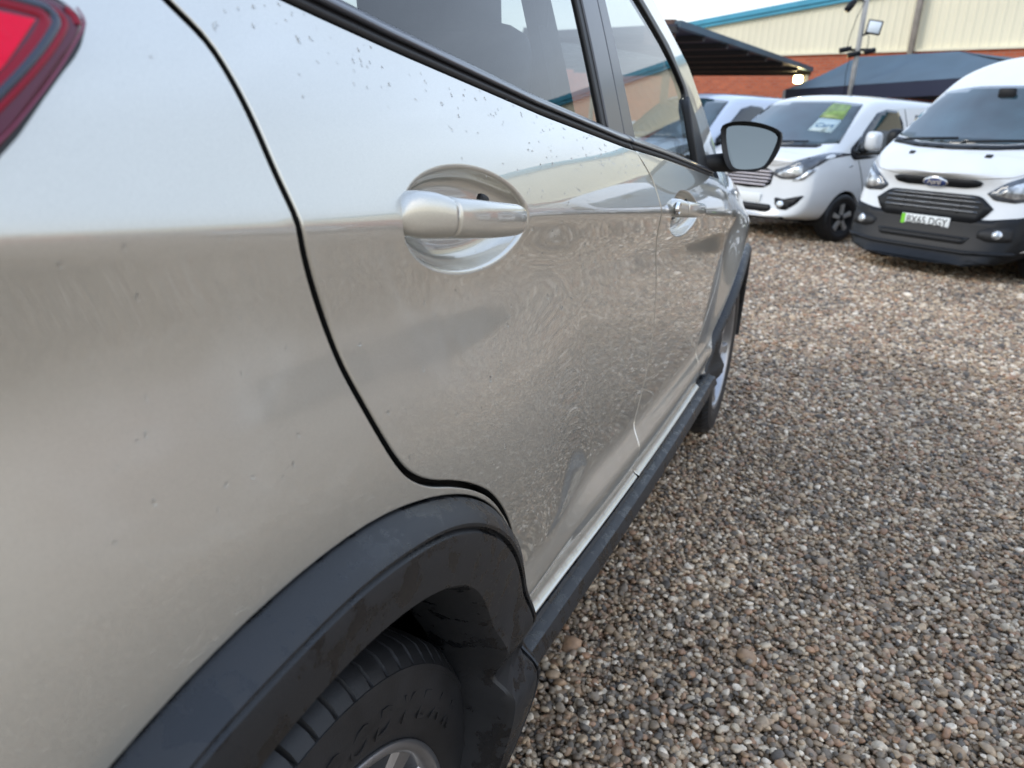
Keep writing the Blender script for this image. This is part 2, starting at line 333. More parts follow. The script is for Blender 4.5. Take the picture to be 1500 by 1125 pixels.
def panel(name, loop, m, parent=None, h=.010, r=.003, skirt=.016, holes=(), off=0., gap=0., bh=.008, sub=None, fn=X, extra=None, hr=.0055):
    """body panel on the car's side surface: outline in (y, z), rolled edge, folded flange"""
    loops = []
    for i, L in enumerate([loop]+list(holes)):
        L = np.array(L, float)
        if (area2(L) > 0) != (i == 0): L = L[::-1]
        L = resample(L, bh, True)
        if gap and i == 0: L = offset_in(L, gap)[0]
        loops.append(L)
    V3, F, NN, inner = [], [], [], []
    def add(P2, dx, tilt, outw):
        o = len(V3); x = fn(P2[:, 0], P2[:, 1])+off+dx; n = NX(P2[:, 0], P2[:, 1], fn)
        ow = np.column_stack([np.zeros(len(P2)), outw]); nn = n*math.cos(tilt)+ow*math.sin(tilt)
        for a, b, c in zip(x, P2, nn): V3.append((a, b[0], b[1])); NN.append(c)
        return o
    for L in loops:
        rr = r if L is loops[0] else hr
        L1, mi = offset_in(L, rr*.30); L2, _ = offset_in(L, rr); n = len(L)
        ids = [add(L, -skirt, math.pi/2, -mi), add(L, -rr, math.radians(75), -mi), add(L1, -rr*.28, math.radians(40), -mi)]
        inner.append((ids, n, L2))
    T2, TT = trifill([c for _, _, c in inner], h, extra)
    o2 = len(V3); n = NX(T2[:, 0], T2[:, 1], fn); x = fn(T2[:, 0], T2[:, 1])+off
    for a, b, c in zip(x, T2, n): V3.append((a, b[0], b[1])); NN.append(c)
    F += [tuple(o2+t) for t in TT]
    k = 0; dark = []
    for ids, n, L2 in inner:
        ch = ids+[o2+k]
        for a, b in zip(ch[:-1], ch[1:]):
            for i in range(n):
                j = (i+1) % n; F.append((a+i, a+j, b+j, b+i))
                if a == ids[0] and ids is inner[0][0]: dark.append(len(F)-1)
        k += n
    o = mesh(name, V3, F, [m, MT['black']], None, True, NN)
    for f in dark: o.data.polygons[f].material_index = 1
    return PT(o) if sub is None else setp(o, sub)
def setp(o, par):
    o.parent = par; o.location = (0, 0, 0); return o
seamR = chaikin([(-.100,1.256),(-.086,1.235),(-.070,1.212),(-.063,1.205),(-.053,1.193),(-.048,1.174),(-.044,1.148),(-.041,1.122),(-.037,1.102),(-.035,1.085),(-.027,1.063),(-.02,1.047),(-.008,1.022),(.004,.99),(.021,.957),(.039,.924),(.055,.90),(.073,.882),(.103,.864),(.143,.848),(.189,.825),(.234,.796),(.283,.748),(.325,.692)], 2)
seamF = chaikin([(.951,1.1315),(.957,1.118),(.978,1.10),(1.000,1.079),(1.010,1.051),(1.018,1.023),(1.046,.983),(1.09,.90),(1.108,.837),(1.118,.74),(1.11,.66),(1.095,.60),(1.08,.545),(1.075,.468)], 2)
seamX = chaikin([(2.06,1.075),(2.06,1.0),(2.09,.94),(2.105,.89),(2.10,.82),(2.06,.755),(1.975,.685),(1.87,.62),(1.83,.56),(1.84,.50),(1.85,.455)], 2)
BELT = np.array([(-.30,1.284),(-.112,1.255),(0,1.239),(.09,1.226),(.185,1.213),(.316,1.197),(.504,1.174),(.885,1.1365),(1.226,1.1115),(1.70,1.071),(2.10,1.037)])
def belt(y): return np.interp(y, BELT[:, 0], BELT[:, 1])
def sillrow(a, b): y = np.linspace(a, b, 40); return np.stack([y, zs(y)], 1)
RO = np.array([(6,.290),(11,.330),(17,.385),(23,.417),(28,.430),(43,.459),(50.3,.476),(59.4,.491),(67.3,.503),(74.5,.51),(82.2,.517),(86.6,.522),(98,.530),(106.3,.538),(113.6,.546),(125,.557),(140,.562),(160,.560),(185,.55)])
RG = np.array([(6,.283),(11,.318),(17,.362),(27,.400),(55.5,.455),(63.8,.471),(72.2,.486),(80.1,.497),(87.7,.501),(96.2,.51),(102.1,.513),(111.9,.529),(125,.54),(140,.545),(185,.53)])
RI = np.array([(-5,.262),(6,.270),(17,.292),(27,.316),(40,.345),(54.4,.374),(63,.402),(69.5,.426),(76.3,.435),(84,.443),(94.7,.4525),(112,.465),(140,.475),(185,.46)])
def smoothR(R, w=7.):
    t = np.arange(R[0, 0], R[-1, 0]+.5, 1.); v = np.interp(t, R[:, 0], R[:, 1]); k = np.exp(-(np.arange(-18, 19)/w)**2); k /= k.sum()
    e = np.r_[v[0]+(v[1]-v[0])*np.arange(-18, 0), v, v[-1]+(v[-1]-v[-2])*np.arange(1, 19)]; return np.stack([t, np.convolve(e, k, 'valid')], 1)
RO, RG, RI = smoothR(RO, 4), smoothR(RG, 5), smoothR(RI, 9)
def arc(R, a, b, n=60, c=(0, .345)):
    t = np.linspace(a, b, n); r = np.interp(t, R[:, 0], R[:, 1]); k = np.radians(t); return np.stack([c[0]+r*np.cos(k), c[1]+r*np.sin(k)], 1)
archR = arc(RO, 185, 24)
RFo = np.array([(-5,.44),(60,.435),(90,.437),(110,.462),(126,.497),(141,.539),(152,.583),(163,.645),(170,.69),(176,.725)])
RFo = smoothR(RFo, 6)
archF = arc(RFo, 172, -4, 60, (2.69, .345))
def ell(c, a, b, slope, n=72):
    t = np.linspace(0, 2*math.pi, n, endpoint=False); y = a*np.cos(t); return np.stack([c[0]+y, c[1]+b*np.sin(t)+slope*y], 1)
CUPR = ((.218, 1.074), .128, .0435, -.06); CUPF = ((1.293, .999), .158, .0455, -.06)
def rows(y0, y1, us=(-.045,-.03,-.021,-.014,-.008,-.003,.003,.008,.014,.021,.030,.042,.056), vs=(.005,.008,.011,.0135,.016,.0185,.022,.027,.060,.068,.075,.081,.088,.096,.103,.111,.119), step=.014):
    ys = np.arange(y0, y1, step); E = [np.stack([ys, zc(ys)+u], 1) for u in us]+[np.stack([ys, zs(ys)+v], 1) for v in vs]
    return np.vstack(E)
# --- panels
P_ = MT['paint']
top = np.array([(y, belt(y)) for y in np.linspace(.955, -.100, 40)])
k = archR[(archR[:, 0] > .33) & (archR[:, 1] > .5)]
arcdoor = archR[(archR[:, 0] > .33)][::-1]; arcdoor = arcdoor[arcdoor[:, 1] > .53]
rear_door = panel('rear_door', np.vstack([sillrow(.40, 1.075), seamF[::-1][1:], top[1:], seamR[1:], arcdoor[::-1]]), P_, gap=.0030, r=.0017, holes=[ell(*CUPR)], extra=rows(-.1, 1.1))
top = np.array([(y, belt(y)) for y in np.linspace(2.06, .955, 40)])
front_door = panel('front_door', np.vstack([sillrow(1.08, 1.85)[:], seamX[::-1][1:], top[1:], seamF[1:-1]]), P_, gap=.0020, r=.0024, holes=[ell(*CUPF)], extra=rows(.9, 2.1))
quarter = panel('quarter_panel', np.vstack([seamR[::-1], [(-.13,1.285),(-.40,1.315),(-.62,1.33),(-.72,1.30),(-.78,1.2),(-.80,.95),(-.80,.72),(-.62,.60)], archR[archR[:, 0] < .325]]), P_, gap=.0030, r=.0017, h=.016, extra=rows(-.8, .1, vs=()))
fender = panel('front_wing', np.vstack([archF[::-1][2:], seamX[::-1][2:], [(2.2,1.068),(2.4,1.045),(2.8,.985),(3.15,.90),(3.32,.82),(3.34,.62),(3.25,.45)]]), P_, gap=.0018, h=.022)
# black inner shell behind the gaps
panel('inner_body', np.vstack([[(-.76,.50)], arc(np.array([(-10,.44),(200,.44)]), 190, 5)[::1], sillrow(.45, 1.9)-[0, .06], arc(np.array([(-10,.44),(200,.44)]), 175, 0, 40, (2.69, .345)), [(3.25,.40),(3.28,.8),(2.8,.95),(2.1,1.02)], np.array([(y, belt(y)+.012) for y in np.linspace(2.0, -.3, 30)]), [(-.7,1.25)]]), MT['black'], off=-.028, h=.05, bh=.04)
# --- door handles in their cups
def cup(par, C):
    c, a, b, s = C; R = []; N_ = []
    prof = [(1.004, .0054), (.985, .0085), (.945, .0135), (.88, .0185), (.75, .0235), (.55, .0265), (.3, .028), (.02, .0285)]
    for f, d in prof:
        e = ell(c, a*f, b*f, s, 72); R.append([(X(p[0], p[1])-d, p[0], p[1]) for p in e])
    o = loft('handle_recess', [r[::-1] for r in R], P_, None, True, False); setp(o, par)
    return o
def sec(y, xi, xo, z, h, n=28):
    t = np.linspace(0, 2*math.pi, n, endpoint=False); q = 2/2.9
    return [((xi+xo)/2+(xo-xi)/2*math.copysign(abs(math.cos(k))**q, math.cos(k)), y, z+h*math.copysign(abs(math.sin(k))**q, math.sin(k))) for k in t]
def handle(par, C, Y=lambda y: y, dz=lambda y: 0., keyhole=False):
    cup(par, C)
    def rr(tab):
        tab = np.array(tab, float); t = np.linspace(0, 1, len(tab)); T = np.linspace(0, 1, 5*len(tab)-4)
        A = np.stack([np.interp(T, t, tab[:, i]) for i in range(5)], 1)
        for _ in range(2): A[1:-1] = .25*A[:-2]+.5*A[1:-1]+.25*A[2:]
        return [sec(Y(y), xi, xo, z+dz(y), h) for y, xi, xo, z, h in A]
    pod = loft('door_handle', rr([(.0865,-.018,-.004,1.0868,.004),(.0885,-.018,-.0015,1.0874,.0095),(.0935,-.018,.0025,1.0880,.0150),(.103,-.018,.0090,1.0884,.0184),(.118,-.016,.0170,1.0872,.0186),(.1298,-.014,.0226,1.0852,.0171)]), P_, None, True, True); setp(pod, par)
    grip = loft('handle_grip', rr([(.1322,-.012,.0232,1.0850,.0170),(.146,-.002,.0280,1.0835,.0166),(.165,.006,.0315,1.082,.0161),(.185,.010,.0335,1.080,.0158),(.215,.011,.0340,1.0775,.0152),(.245,.006,.0328,1.075,.0146),(.258,-.002,.0308,1.0738,.0140),(.264,-.012,.026,1.0733,.0125),(.267,-.018,.016,1.0730,.0105)]), P_, None, True, True); setp(grip, par)
    blk = loft('handle_gasket', rr([(.1290,-.014,.0196,1.0852,.0148),(.1311,-.014,.0200,1.0851,.0148),(.1330,-.014,.0204,1.0850,.0148)]), MT['seal'], None, True, True); setp(blk, par)
    gk = loft('handle_gasket', rr([(.0866,-.022,-.0085,1.0866,.005),(.0888,-.022,-.0075,1.0870,.0108),(.095,-.022,-.0065,1.0874,.0166),(.104,-.024,-.009,1.0872,.0195),(.113,-.026,-.013,1.0862,.0192),(.120,-.028,-.018,1.0850,.017)]), MT['seal'], None, True, True); setp(gk, par)
    sl = loft('handle_slot', rr([(.252,-.021,-.012,1.0750,.0205),(.258,-.021,-.012,1.0745,.0205),(.266,-.021,-.012,1.0735,.019)]), MT['black'], None, True, True); setp(sl, par)
    if keyhole:
        V = [];
        o = loft('key_lock', [[(.0115+dx-.0, Y(.100)+.014*f*math.cos(k), 1.088+dz(.100)+.0125*f*math.sin(k)) for k in np.linspace(0, 2*math.pi, 24, endpoint=False)] for dx, f in ((-.006,1.05),(0,1),(.0005,.9),(-.002,.8),(-.003,.1))], MT['chrome'], None, True, False); setp(o, par)
handle(rear_door, CUPR)
handle(front_door, CUPF, lambda y: 1.112+(y-.083)*1.38, lambda y: -.066+(y-.083)*-.02, True)
# --- belt moulding, window pillars, side glass
def sweep(name, ys, prof, m, par, zf, xf):
    R = [[(xf(y, zf(y)+dz)+dx, y, zf(y)+dz) for dx, dz in prof] for y in ys]
    o = loft(name, R, m, None, True, True); return setp(o, par) if par is not None else PT(o)
def belt_trim(par, y0, y1):
    ys = np.linspace(y0, y1, 60); xf = lambda y, z: float(X(y, z))
    sweep('belt_seal', ys, [(-.014,.000),(-.004,.0006),(-.0045,.0115),(-.014,.0115)], MT['seal'], par, lambda y: float(belt(y)), xf)
    sweep('belt_moulding', ys, [(-.014,.0105),(-.002,.0107),(.0012,.0118),(.0024,.0138),(.0016,.0170),(-.0015,.0205),(-.0060,.0238),(-.012,.0262),(-.018,.027)], MT['gloss_trim'], par, lambda y: float(belt(y)), xf)
belt_trim(rear_door, -.10, .9500); belt_trim(front_door, .9530, 1.93); 
zb = lambda y: float(belt(y))+.018
def patch(name, loop, m, par, off, h=.05, r=.002, skirt=.006): return panel(name, loop, m, h=h, r=r, skirt=skirt, off=off, bh=.02, sub=par, fn=XW)
Rf = lambda z: .834-(z-1.168)*.079; Gp = lambda z: .955-(z-1.154)*.067; Fr = lambda z: 1.042-(z-1.149)*.151
zt = 1.465
fe = chaikin([(1.18,1.465),(1.332,1.426),(1.594,1.351),(1.735,1.281),(1.747,1.263),(1.720,1.236),(1.708,1.16),(1.725,1.095)], 2)
rg = np.vstack([[(y, zb(y)) for y in np.linspace(-.02, Rf(1.16), 20)], [(Rf(z), z) for z in np.linspace(1.17, zt, 8)], [(.19, zt), (.08, 1.39)]])
patch('rear_side_window', rg, MT['privacy'], rear_door, -.014)
fg = np.vstack([[(y, zb(y)) for y in np.linspace(Fr(1.15), 1.70, 20)], fe[::-1][1:], [(Fr(zt), zt)]])
patch('front_side_window', fg, MT['glass'], front_door, -.014)
def strip(a, b, z0a, z0b, zt=zt): return [(a(z0a), z0a), (b(z0b), z0b), (b(zt), zt), (a(zt), zt)]
patch('window_seal', strip(lambda z: Rf(z)-.004, lambda z: Rf(z)+.020, 1.156, 1.154), MT['seal'], rear_door, -.009, r=.003)
patch('pillar_trim', strip(lambda z: Rf(z)+.018, lambda z: Gp(z)-.0015, 1.152, 1.146), MT['pillar'], rear_door, -.0055, r=.003)
patch('pillar_trim', strip(lambda z: Gp(z)+.0015, lambda z: Fr(z)-.006, 1.146, 1.140), MT['pillar'], front_door, -.0055, r=.003)
patch('window_seal', strip(lambda z: Fr(z)-.008, lambda z: Fr(z)+.004, 1.14, 1.138), MT['seal'], front_door, -.010, r=.003)
fo = np.array([.02, .001])+np.array([(1.21,1.478),(1.335,1.442),(1.612,1.366),(1.755,1.290),(1.83,1.20),(1.885,1.10),(1.895,1.058)])
patch('window_frame', np.vstack([fe, [(1.705,1.078),(1.89,1.060)], fo[::-1]]), MT['seal'], front_door, -.007, h=.03, r=.004)
patch('mirror_sail', [(1.71,1.078),(1.88,1.062),(1.875,1.10),(1.815,1.195),(1.745,1.258),(1.712,1.235),(1.702,1.16)], MT['seal'], front_door, .002, h=.03, r=.004, skirt=.02)
ap = np.array([(1.40,1.509),(1.564,1.461),(1.913,1.354),(2.097,1.236),(2.217,1.146),(2.29,1.070)])
PT(panel('windscreen_pillar', np.vstack([fo+[.006, .002], [(1.97,1.064),(2.22,1.062)], ap[::-1]]), P_, h=.03, r=.006, off=-.010, skirt=.03, fn=XW))
PT(tube('windscreen_seal', [(float(XW(y, z))-.026, y, z) for y, z in ap], .010, MT['seal']))
# third side window, roof edge and the frame above the doors
PT(panel('roof_edge', [(-.70,1.52),(-.6,1.478),(.2,1.478),(1.14,1.478),(1.38,1.512),(1.30,1.56),(.9,1.60),(-.55,1.58)], P_, h=.03, r=.005, off=-.010, skirt=.03, fn=XW))
PT(panel('quarter_window', [(-.55,1.335),(-.15,1.30),(-.10,1.285),(.06,1.40),(.17,1.465),(-.55,1.465)], MT['privacy'], h=.05, r=.002, off=-.014, skirt=.006, bh=.03, fn=XW))
PT(panel('rear_pillar', [(-.55,1.338),(-.56,1.335),(-.70,1.32),(-.72,1.52),(-.55,1.47)], P_, h=.05, r=.004, off=-.008, skirt=.02, fn=XW))
def crown(name, rows, m, dz, n=14):
    """sheet from the right hand edge curve across to the left, arched by dz and bowed forward by dy"""
    R = []
    for (x, y, z), dy, dzz in rows:
        R.append([(x+(2*(-.92-x))*t, y+dy*4*t*(1-t), z+dzz*(1-(2*t-1)**4)) for t in np.linspace(0, 1, n)])
    return PT(loft(name, R, m, None, False, False))
xe = lambda y, z, o=-.02: (float(X(y, z))+o, y, z)
xw = lambda y, z, o=-.02: (float(XW(y, z))+o, y, z)
crown('roof', [(xw(y, z), .06 if y > 1 else -.05, .05) for y, z in ((1.36,1.53),(1.2,1.565),(.9,1.59),(.4,1.592),(-.2,1.585),(-.55,1.57),(-.72,1.52))], P_, .05)
crown('windscreen', [(xw(y, z, -.026), .10+.20*i/4, .02) for i, (y, z) in enumerate(((1.38,1.53),(1.545,1.458),(1.891,1.352),(2.071,1.235),(2.24,1.09)))], MT['glass'], .02)
crown('bonnet', [(xe(y, z, -.004), .12+.10*i/6, .055) for i, (y, z) in enumerate(((2.10,1.082),(2.4,1.052),(2.8,.992),(3.05,.935),(3.15,.905),(3.30,.83)))], P_, .06)
crown('front_bumper', [(xe(y, z, -.004), .25, .0) for y, z in ((3.30,.83),(3.34,.72),(3.34,.62),(3.30,.45),(3.22,.28))], P_, .0)
crown('tailgate', [(xe(y, z, -.012), -.14, .02) for y, z in ((-.72,1.52),(-.76,1.38),(-.78,1.2),(-.80,.95),(-.80,.74))], P_, .0)
crown('rear_bumper', [(xe(y, z, -.0), -.16, .0) for y, z in ((-.80,.74),(-.83,.62),(-.80,.42),(-.70,.30))], MT['clad'], .0)
# --- wheel arch cladding
def arch_trim(c, ro, rg_, ri, a0, a1, n=90, jag=False, slim=False):
    R = []
    for i, t in enumerate(np.linspace(a0, a1, n)):
        k = math.radians(t); o, g, q = np.interp(t, ro[:, 0], ro[:, 1]), np.interp(t, rg_[:, 0], rg_[:, 1]), np.interp(t, ri[:, 0], ri[:, 1])
        j = 0.
        if jag and t < 75: j = .006*math.sin(t*.9)+.004*math.sin(t*.37+1)+(.03 if 40 < t < 43 else 0)
        if slim: pts = [(o+.002, -.014), (o, .001), (o-.003, .006), (o-.010, .0135), (o-.018, .0185), (o-.026, .0200), (o-.031, .0185), (q, .013), (q-.002, .004), (q-.008, -.045), (q-.006, -.075)]
        else: pts = [(o+.002, -.014), (o, .002), (o-.004, .0085), (o*.55+g*.45, .020), (g+.0045, .0265), (g+.0012, .0255), (g, .0200), (g-.0015, .0205), (g-.005, .0255), (g-.010, .0265), (g*.5+q*.5, .0255), (q+.004, .022), (q, .017), (q-.003, .006), (q-.010, -.040-j*.6), (q-.008, -.075)]
        zlo = float(zs(c[0]+o*math.cos(k)))+.135 if slim else .36
        xq = float(X(c[0]+q*math.cos(k), max(c[1]+q*math.sin(k), zlo)))
        R.append([((float(X(c[0]+min(r, o)*math.cos(k), max(c[1]+min(r, o)*math.sin(k), zlo))) if r >= q else xq)+d, c[0]+r*math.cos(k), c[1]+r*math.sin(k)) for r, d in pts])
    o = PT(loft('wheel_arch_trim', [r[::-1] for r in R], MT['clad'], None, False, False)); o.data.set_sharp_from_angle(angle=math.radians(28)); return o
arch_trim((0, .345), RO, RG, RI, 8, 184, 130, False)
RFg = RFo-[0, .034]; RFi = np.array([(t, min(r-.060, .47) if t > 100 else r-.06) for t, r in RFo])
RFi = np.array([(t, r-.036) for t, r in RFo])
arch_trim((2.69, .345), RFo, RFg, RFi, -3, 174, 84, False, True)
# --- sill cladding
ys = np.linspace(.285, 2.03, 60)
PT(loft('sill_trim', [[(float(X(y, zs(y)))*1.0+dx, y, float(zs(y))+dz) for dx, dz in ((-.03,-.002),(-.006,-.004),(-.002,-.009),(.008,-.010),(.015,-.013),(.0225,-.032),(.0225,-.036),(.018,-.043),(-.006,-.083),(-.016,-.092),(-.08,-.12))][::-1] for y in ys], MT['clad'], None, False, False)).data.set_sharp_from_angle(angle=math.radians(30))
# underside and wheel housings
def liner(c):
    R = [[(x, c[0]+r*math.cos(k), c[1]+r*math.sin(k)) for k in np.linspace(math.radians(-25), math.radians(205), 40)] for x, r in ((-.035, .405), (-.20, .41), (-.36, .41), (-.37, .05))]
    return PT(loft('wheel_arch_liner', R, MT['black'], None, False, False))
liner((0, .345)); liner((2.69, .345))
PT(mesh('underbody', *box_vf((-.92, 1.25, .37), (1.55, 4.0, .16)), MT['black'], None, False))
PT(bevel_box('dashboard', (-.92, 2.0, .93), (1.5, .5, .25), MT['black'], None, .06))
for nm, y in (('front_seat', 1.10), ('rear_seat', .12)):
    for x in (-.50,):
        o = PT(bevel_box(nm, (x, y, .98), (.44, .17, .74), MT['cloth'], None, .075, 4, Matrix.Rotation(math.radians(12), 4, 'X')))
        h = bevel_box('headrest', (x-.0, y-.075, 1.40), (.29, .12, .22), MT['cloth'], None, .045, 3, Matrix.Rotation(math.radians(10), 4, 'X')); setp(h, o)
        for dx in (-.06, .06): setp(tube('headrest_post', [(x+dx, y-.07, 1.28), (x+dx, y-.085, 1.40)], .006, MT['chrome']), o)
PT(panel('pillar_lining', [(.82,.95),(.93,.95),(.90,1.46),(.83,1.46)], MT['cloth'], off=-.075, h=.06, r=.01, skirt=.03, bh=.03, fn=XW))
PT(tube('seat_belt', [(-.175,.80,1.44),(-.20,.86,1.25),(-.23,.90,1.05),(-.24,.92,.85)], .012, MT['seal']))
PT(bevel_box('cabin_floor', (-.92, .75, .60), (1.5, 2.6, .3), MT['black'], None, .03))
# --- rear lamp
tl = np.array([.0025, .0002])+chaikin([(-.142,1.1925),(-.146,1.1975),(-.160,1.2035),(-.25,1.218),(-.5,1.225),(-.75,1.205),(-.78,1.06),(-.5,1.045),(-.3,1.078),(-.21,1.136),(-.172,1.167),(-.152,1.181),(-.142,1.1925)], 1)[:-1]
tail = panel('tail_light', tl, MT['reddark'], off=.007, r=.005, h=.02, bh=.004, skirt=.012)
panel('lamp_gasket', offset_in(tl if area2(tl) > 0 else tl[::-1], -.0035)[0], MT['seal'], off=.0005, r=.001, h=.02, bh=.004, skirt=.004, sub=tail)
rf = np.array([.0025, .0003])+np.array([(-.171,1.1895),(-.3,1.196),(-.7,1.19),(-.7,1.08),(-.33,1.09),(-.198,1.1675)])
panel('lamp_reflector', rf, MT['redbright'], off=.0082, r=.0012, h=.02, bh=.004, skirt=.002, sub=tail)
def ribbon(name, P, w, m, off):
    P = resample(chaikin(P, 3)+[.0025, .0003], .0015); d = np.gradient(P, axis=0); d /= np.linalg.norm(d, axis=1)[:, None]; nr = np.stack([-d[:, 1], d[:, 0]], 1); n = len(P)
    rows_ = [P+nr*w*k for k in (.5, .3, -.3, -.5)]; dep = (-.0012, 0, 0, -.0012)
    V = [(float(X(*q))+off+e, *q) for r_, e in zip(rows_, dep) for q in r_]
    return setp(mesh(name, V, [(k*n+i, k*n+i+1, (k+1)*n+i+1, (k+1)*n+i) for k in range(3) for i in range(n-1)], m), tail)
BAND = [(-.72,1.203),(-.3,1.2045),(-.1769,1.1970),(-.1690,1.1963),(-.1615,1.1953),(-.1596,1.1914),(-.1637,1.1871),(-.1791,1.1749),(-.2031,1.1583),(-.32,1.080)]
ribbon('lamp_red_band', [(p[0]-.0055, p[1]-.0022) for p in BAND], .0062, MT['red'], .0080)
ribbon('lamp_dark_band', BAND, .0046, MT['lensband'], .0084)
ribbon('lamp_red_band', [(p[0]+.0042, p[1]-.0008) for p in BAND[3:]], .0034, MT['red'], .0080)
EDGE = [(-.30,1.2165),(-.1532,1.2010),(-.1462,1.1976),(-.1445,1.1915),(-.1599,1.1792),(-.1739,1.1678),(-.1941,1.1526),(-.2107,1.1406),(-.33,1.066)]
ribbon('lamp_edge_highlight', EDGE[2:], .0005, MT['pinkedge'], .0086)  # highlight along the lens edge, painted as a thin pink ribbon
ribbon('lamp_corner_lens', [(-.1525,1.1965),(-.1490,1.1945),(-.1495,1.1900)], .0050, MT['red'], .0078)
# --- mirror
G2 = [(-.055,1.19),(-.050,1.196),(-.006,1.2),(.058,1.194),(.098,1.178),(.099,1.157),(.078,1.091),(.06,1.078),(-.004,1.07),(-.026,1.084),(-.051,1.155)]
H2 = [(-.072,1.193),(-.048,1.208),(.004,1.213),(.056,1.207),(.106,1.19),(.112,1.173),(.108,1.134),(.085,1.084),(.059,1.07),(-.009,1.063),(-.035,1.07),(-.057,1.115)]
def rs(P, n): return resample(chaikin(np.vstack([P, P[:1]]), 2)[:-1], .006, True)
def ringn(P, n=48):
    P = np.array(P); P = chaikin(np.vstack([P, P[:1]]), 2); c = P.mean(0); a = np.arctan2(P[:, 1]-c[1], P[:, 0]-c[0]); o = np.argsort(a)
    t = np.linspace(-math.pi, math.pi, n, endpoint=False); r = np.interp(t, a[o], np.hypot(*(P-c).T)[o], period=2*math.pi); return np.stack([c[0]+r*np.cos(t), c[1]+r*np.sin(t)], 1), c
MY = 1.90; kk = (MY+.428)/(2.1+.428)
G2, H2 = [[(.2963+(x-.2963)*kk, 1.1557+(z-1.1557)*kk) for x, z in Q] for Q in (G2, H2)]
hh, hc = ringn(H2); gg, gc = ringn(G2); ty = math.tan(math.radians(9))
fy = lambda z: MY
rings = []
for f, dy in ((.90,.012),(.955,-.004),(.985,-.006),(1.0,.004),(1.0,.03),(.97,.075),(.88,.115),(.70,.145),(.40,.16),(.02,.165)):
    rings.append([(hc[0]+f*(p[0]-hc[0]), fy(p[1])+dy, hc[1]+f*(p[1]-hc[1])) for p in hh])
mir = PT(loft('door_mirror', rings, MT['black'], None, True, False))
gl = [(p[0], MY+.0055+(p[1]-1.13)*.165, p[1]) for p in gg]
mg = mesh('mirror_glass', gl+[(gc[0], MY+.0055+(gc[1]-1.13)*.165, gc[1])], [(i, (i+1) % 48, 48) for i in range(48)], MT['mirror'], None, False); setp(mg, mir)
bz = mesh('mirror_bezel', [(p[0], MY+.004+(p[1]-1.13)*.165, p[1]) for p in gg]+[(hc[0]+.965*(p[0]-hc[0]), MY-.004, hc[1]+.965*(p[1]-hc[1])) for p in hh], [(i, 48+i, 48+(i+1) % 48, (i+1) % 48) for i in range(48)], MT['seal'], None); setp(bz, mir)
st = loft('mirror_arm', [[(x, y+.022*math.cos(k), z+h*math.sin(k)) for k in np.linspace(0, 2*math.pi, 16, endpoint=False)] for x, y, z, h in ((-.12,1.86,1.086,.024),(-.085,1.89,1.087,.022),(-.05,1.92,1.091,.025),(-.01,1.94,1.095,.028),(.03,1.95,1.10,.028))], MT['black'], None); setp(st, mir)
# --- wheels
def wheel_parts(R=.345, Rr=.238, w=.235, nblk=72):
    prof = [(Rr-.002,-.095),(Rr+.004,-.104),(Rr+.018,-.112),(Rr+.045,-.1175),(R-.045,-.115),(R-.030,-.1115),(R-.0295,-.1125),(R-.024,-.1110),(R-.0235,-.1098),(R-.016,-.103),(R-.008,-.094),(R-.004,-.082),(R-.0015,-.055),(R,-.02),(R,.02),(R-.0015,.055),(R-.006,.09),(R-.02,.108),(Rr+.02,.112),(Rr,.095)]
    return prof
def tyre(name, R=.345, Rr=.238, n=720, blocks=72, parent=None):
    prof = wheel_parts(R, Rr); V = []; F = []; m = len(prof)
    for i in range(n):
        k = 2*math.pi*i/n; cut = (i % (n//blocks)) == 0
        for j, (r, x) in enumerate(prof):
            rr = r
            if 9 <= j <= 12 and cut: rr = r-.0085
            if j in (13, 14) and (i//(n//blocks)) % 2 and cut: rr = r-.006
            V.append((-x, rr*math.cos(k+(.020 if 10 <= j <= 12 else 0)*(j-9)*.25), rr*math.sin(k+(.020 if 10 <= j <= 12 else 0)*(j-9)*.25)))
    for i in range(n):
        for j in range(m-1):
            a = i*m+j; b = ((i+1) % n)*m+j; F.append((a, b, b+1, a+1))
    o = mesh(name, V, F, MT['rubber'], parent, True)
    o.data.set_sharp_from_angle(angle=math.radians(25))
    return o
